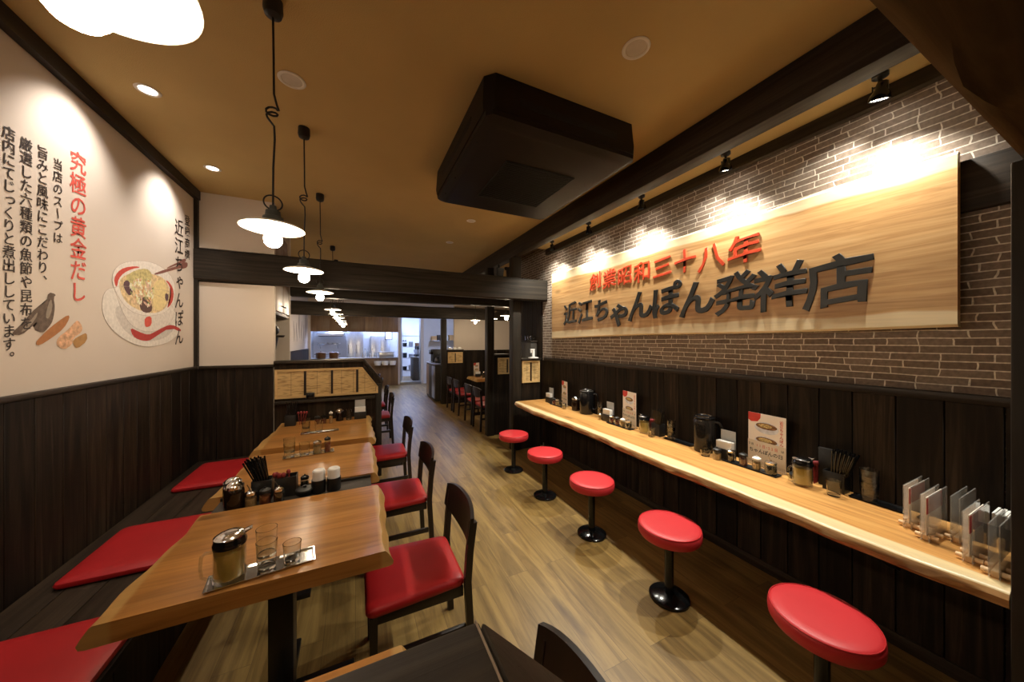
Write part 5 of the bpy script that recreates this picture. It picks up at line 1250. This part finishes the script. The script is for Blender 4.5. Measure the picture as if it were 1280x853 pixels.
# doorway and passage right of the pass
t = thing('doorway_curb', 'low dark threshold under the bright kitchen doorway', 'threshold', (1.78, KY, 0))
obj('sill', MB().box(-.355, .355, -.10, .10, 0, .11, .004), 'steel', t)
struct('door_1', MB().box(1.421, 1.46, KY-.02, KY+.12, 0, 2.45).box(2.10, 2.139, KY-.02, KY+.12, 0, 2.45).box(1.461, 2.099, KY-.02, KY+.12, 2.41, 2.45), 'steel', 'steel frame of the kitchen doorway')
struct('wall_passage', MB().box(1.43, 1.50, KY+.13, 13.4, 0, CEIL-.201), 'kitchenwall', 'pale blue white wall end inside the doorway')
t = thing('prep_unit', 'dark steel preparation unit on the right just inside the kitchen doorway', 'kitchen unit', (2.28, 13.2, 0))
obj('body', MB().box(-.30, .30, -.35, .35, .05, .92, .006), 'greygreen', t); obj('worktop', MB().box(-.32, .32, -.37, .37, .9205, .95, .004), 'steel', t); obj('plinth', MB().box(-.26, .26, -.30, .30, 0, .049), 'black', t)
for k in range(2):
    u = thing('mixer', ('front', 'rear')[k] + ' dark mixer on the preparation unit inside the kitchen doorway', 'mixer', (2.20, 13.02+.34*k, .9505))
    obj('base', MB().box(-.12, .12, -.12, .12, 0, .08, .01), 'blackplastic', u); obj('bowl', MB().lathe([(0, .081), (.09, .081), (.13, .20), (.13, .26), (0, .26)], 24), 'steel', u); obj('motor', MB().box(-.08, .12, -.08, .08, .261, .40, .02), 'blackplastic', u)
t = thing('shelf_rack', 'tall steel shelf rack with kitchen ware inside the doorway', 'rack', (2.05, 13.9, 0))
for sx in (-.38, .38):
    for sy in (-.2, .2): obj('upright', MB().tube([(sx, sy, 0), (sx, sy, 1.9)], .015, 8), 'steel', t)
for z in (.35, .85, 1.30, 1.75): obj('shelf', MB().box(-.40, .40, -.22, .22, z, z+.02, .002), 'steel', t)
for k in range(9):
    z = (.3705, .8705, 1.3205)[k // 3]; x = 1.80+.24*(k % 3)
    b = MB().lathe([(0, 0), (.07, 0), (.085, .03), (.085, .15+.05*(k % 2)), (.075, .15+.05*(k % 2)), (.07, .02), (0, .015)], 18)
    tag(obj('container', b, ('black', 'steel', 'pot')[k % 3], loc=(x, 13.86, z)), ('black', 'steel', 'brown')[k % 3] + ' container on the ' + ('lower', 'middle', 'upper')[k // 3] + ' shelf of the kitchen rack', 'container', 'containers on the kitchen rack')
for k in range(5):
    t = thing('ladle', ('first', 'second', 'third', 'fourth', 'fifth')[k] + ' ladle hanging on the wall seen through the kitchen doorway', 'ladle', (1.62+.09*k, 14.98, 1.55), 0, 'hanging ladles in the kitchen')
    obj('handle', MB().tube([(0, -.01, .36), (0, -.012, .05)], .006, 8), 'steel', t); obj('bowl', MB().ball((0, -.035, .02), .034, 2, .7), 'blackplastic', t)
# equipment line on the right of the aisle
t = thing('display_cabinet', 'dark steel framed low cabinet along the right of the aisle before the kitchen', 'cabinet', (2.03, 8.85, 0))
obj('body', MB().box(-.20, .26, -.50, .62, .02, .94, .004), 'greygreen', t)
obj('worktop', MB().box(-.23, .28, -.52, .64, .9405, .965, .003), 'steel', t)
for k in range(3): obj('door', MB().box(-.219, -.2005, -.48+.36*k, -.48+.36*k+.34, .08, .90, .003), ('steel', 'greygreen', 'cupboard')[k], t)
t = thing('coffee_machine', 'black machine standing on the cabinet at the right of the aisle', 'machine', (2.06, 9.1, .9655))
obj('body', MB().box(-.16, .16, -.18, .18, 0, .36, .02), 'blackplastic', t); obj('drip_tray', MB().box(-.22, -.165, -.15, .15, .0, .03, .004), 'steel', t)
obj('head', MB().box(-.22, -.161, -.15, .15, .22, .34, .012), 'blackgloss', t)
t = thing('kettle', 'dark rounded kettle beside the black machine', 'kettle', (2.0, 8.72, .9655))
obj('body', MB().lathe([(0, 0), (.10, 0), (.115, .04), (.10, .13), (.06, .17), (0, .175)], 24), 'black', t); obj('handle', MB().tube([(0, -.09, .14), (0, -.08, .24), (0, .08, .24), (0, .09, .14)], .009, 8), 'black', t)
t = thing('steel_counter', 'steel equipment counter with dark machines beyond the low cabinet', 'counter', (2.75, 10.6, 0))
obj('body', MB().box(-.30, .40, -.75, .75, .05, .90, .006), 'steel', t); obj('backsplash', MB().box(.36, .40, -.75, .75, .901, 1.15, .004), 'steel', t); obj('plinth', MB().box(-.25, .38, -.7, .7, 0, .049), 'black', t)
for k in range(4):
    t = thing('kitchen_machine', ('first', 'second', 'third', 'fourth')[k] + ' dark machine in the line on the steel equipment counter', 'machine', (2.66, 10.05+.37*k, .9015), 0, 'machines on the steel equipment counter')
    obj('body', MB().box(-.16, .16, -.14, .14, 0, .28+.06*(k % 2), .015), ('blackplastic', 'steel')[k % 2], t); obj('dial', MB().lathe([(0, 0), (.03, 0), (.03, .02), (0, .02)], 16), 'chrome', t, (-.03, 0, .281+.06*(k % 2)))
t = thing('wall_shelf', 'steel wall shelf with coloured boxes above the equipment counter', 'shelf', (3.0, 12.02, 1.55))
obj('shelf_board', MB().box(-.55, .55, -.16, .16, 0, .02, .002), 'steel', t)
for k in range(5):
    o = tag(obj('storage_box', MB().box(-.085, .085, -.11, .11, 0, .16+.04*(k % 2), .006), ('spice_tan', 'greygreen', 'whitepaper', 'greens_box', 'cupboard')[k] if k != 3 else 'spice_tan', loc=(2.58+.21*k, 12.02, 1.5705)), ('tan', 'dark', 'white', 'second tan', 'brown')[k] + ' storage box on the shelf above the equipment counter', 'box', 'storage boxes above the equipment counter')
struct('wall_behind_equipment', MB().box(2.245, 5.0, 12.2, 12.29, 0, 2.499), 'kitchenwall')
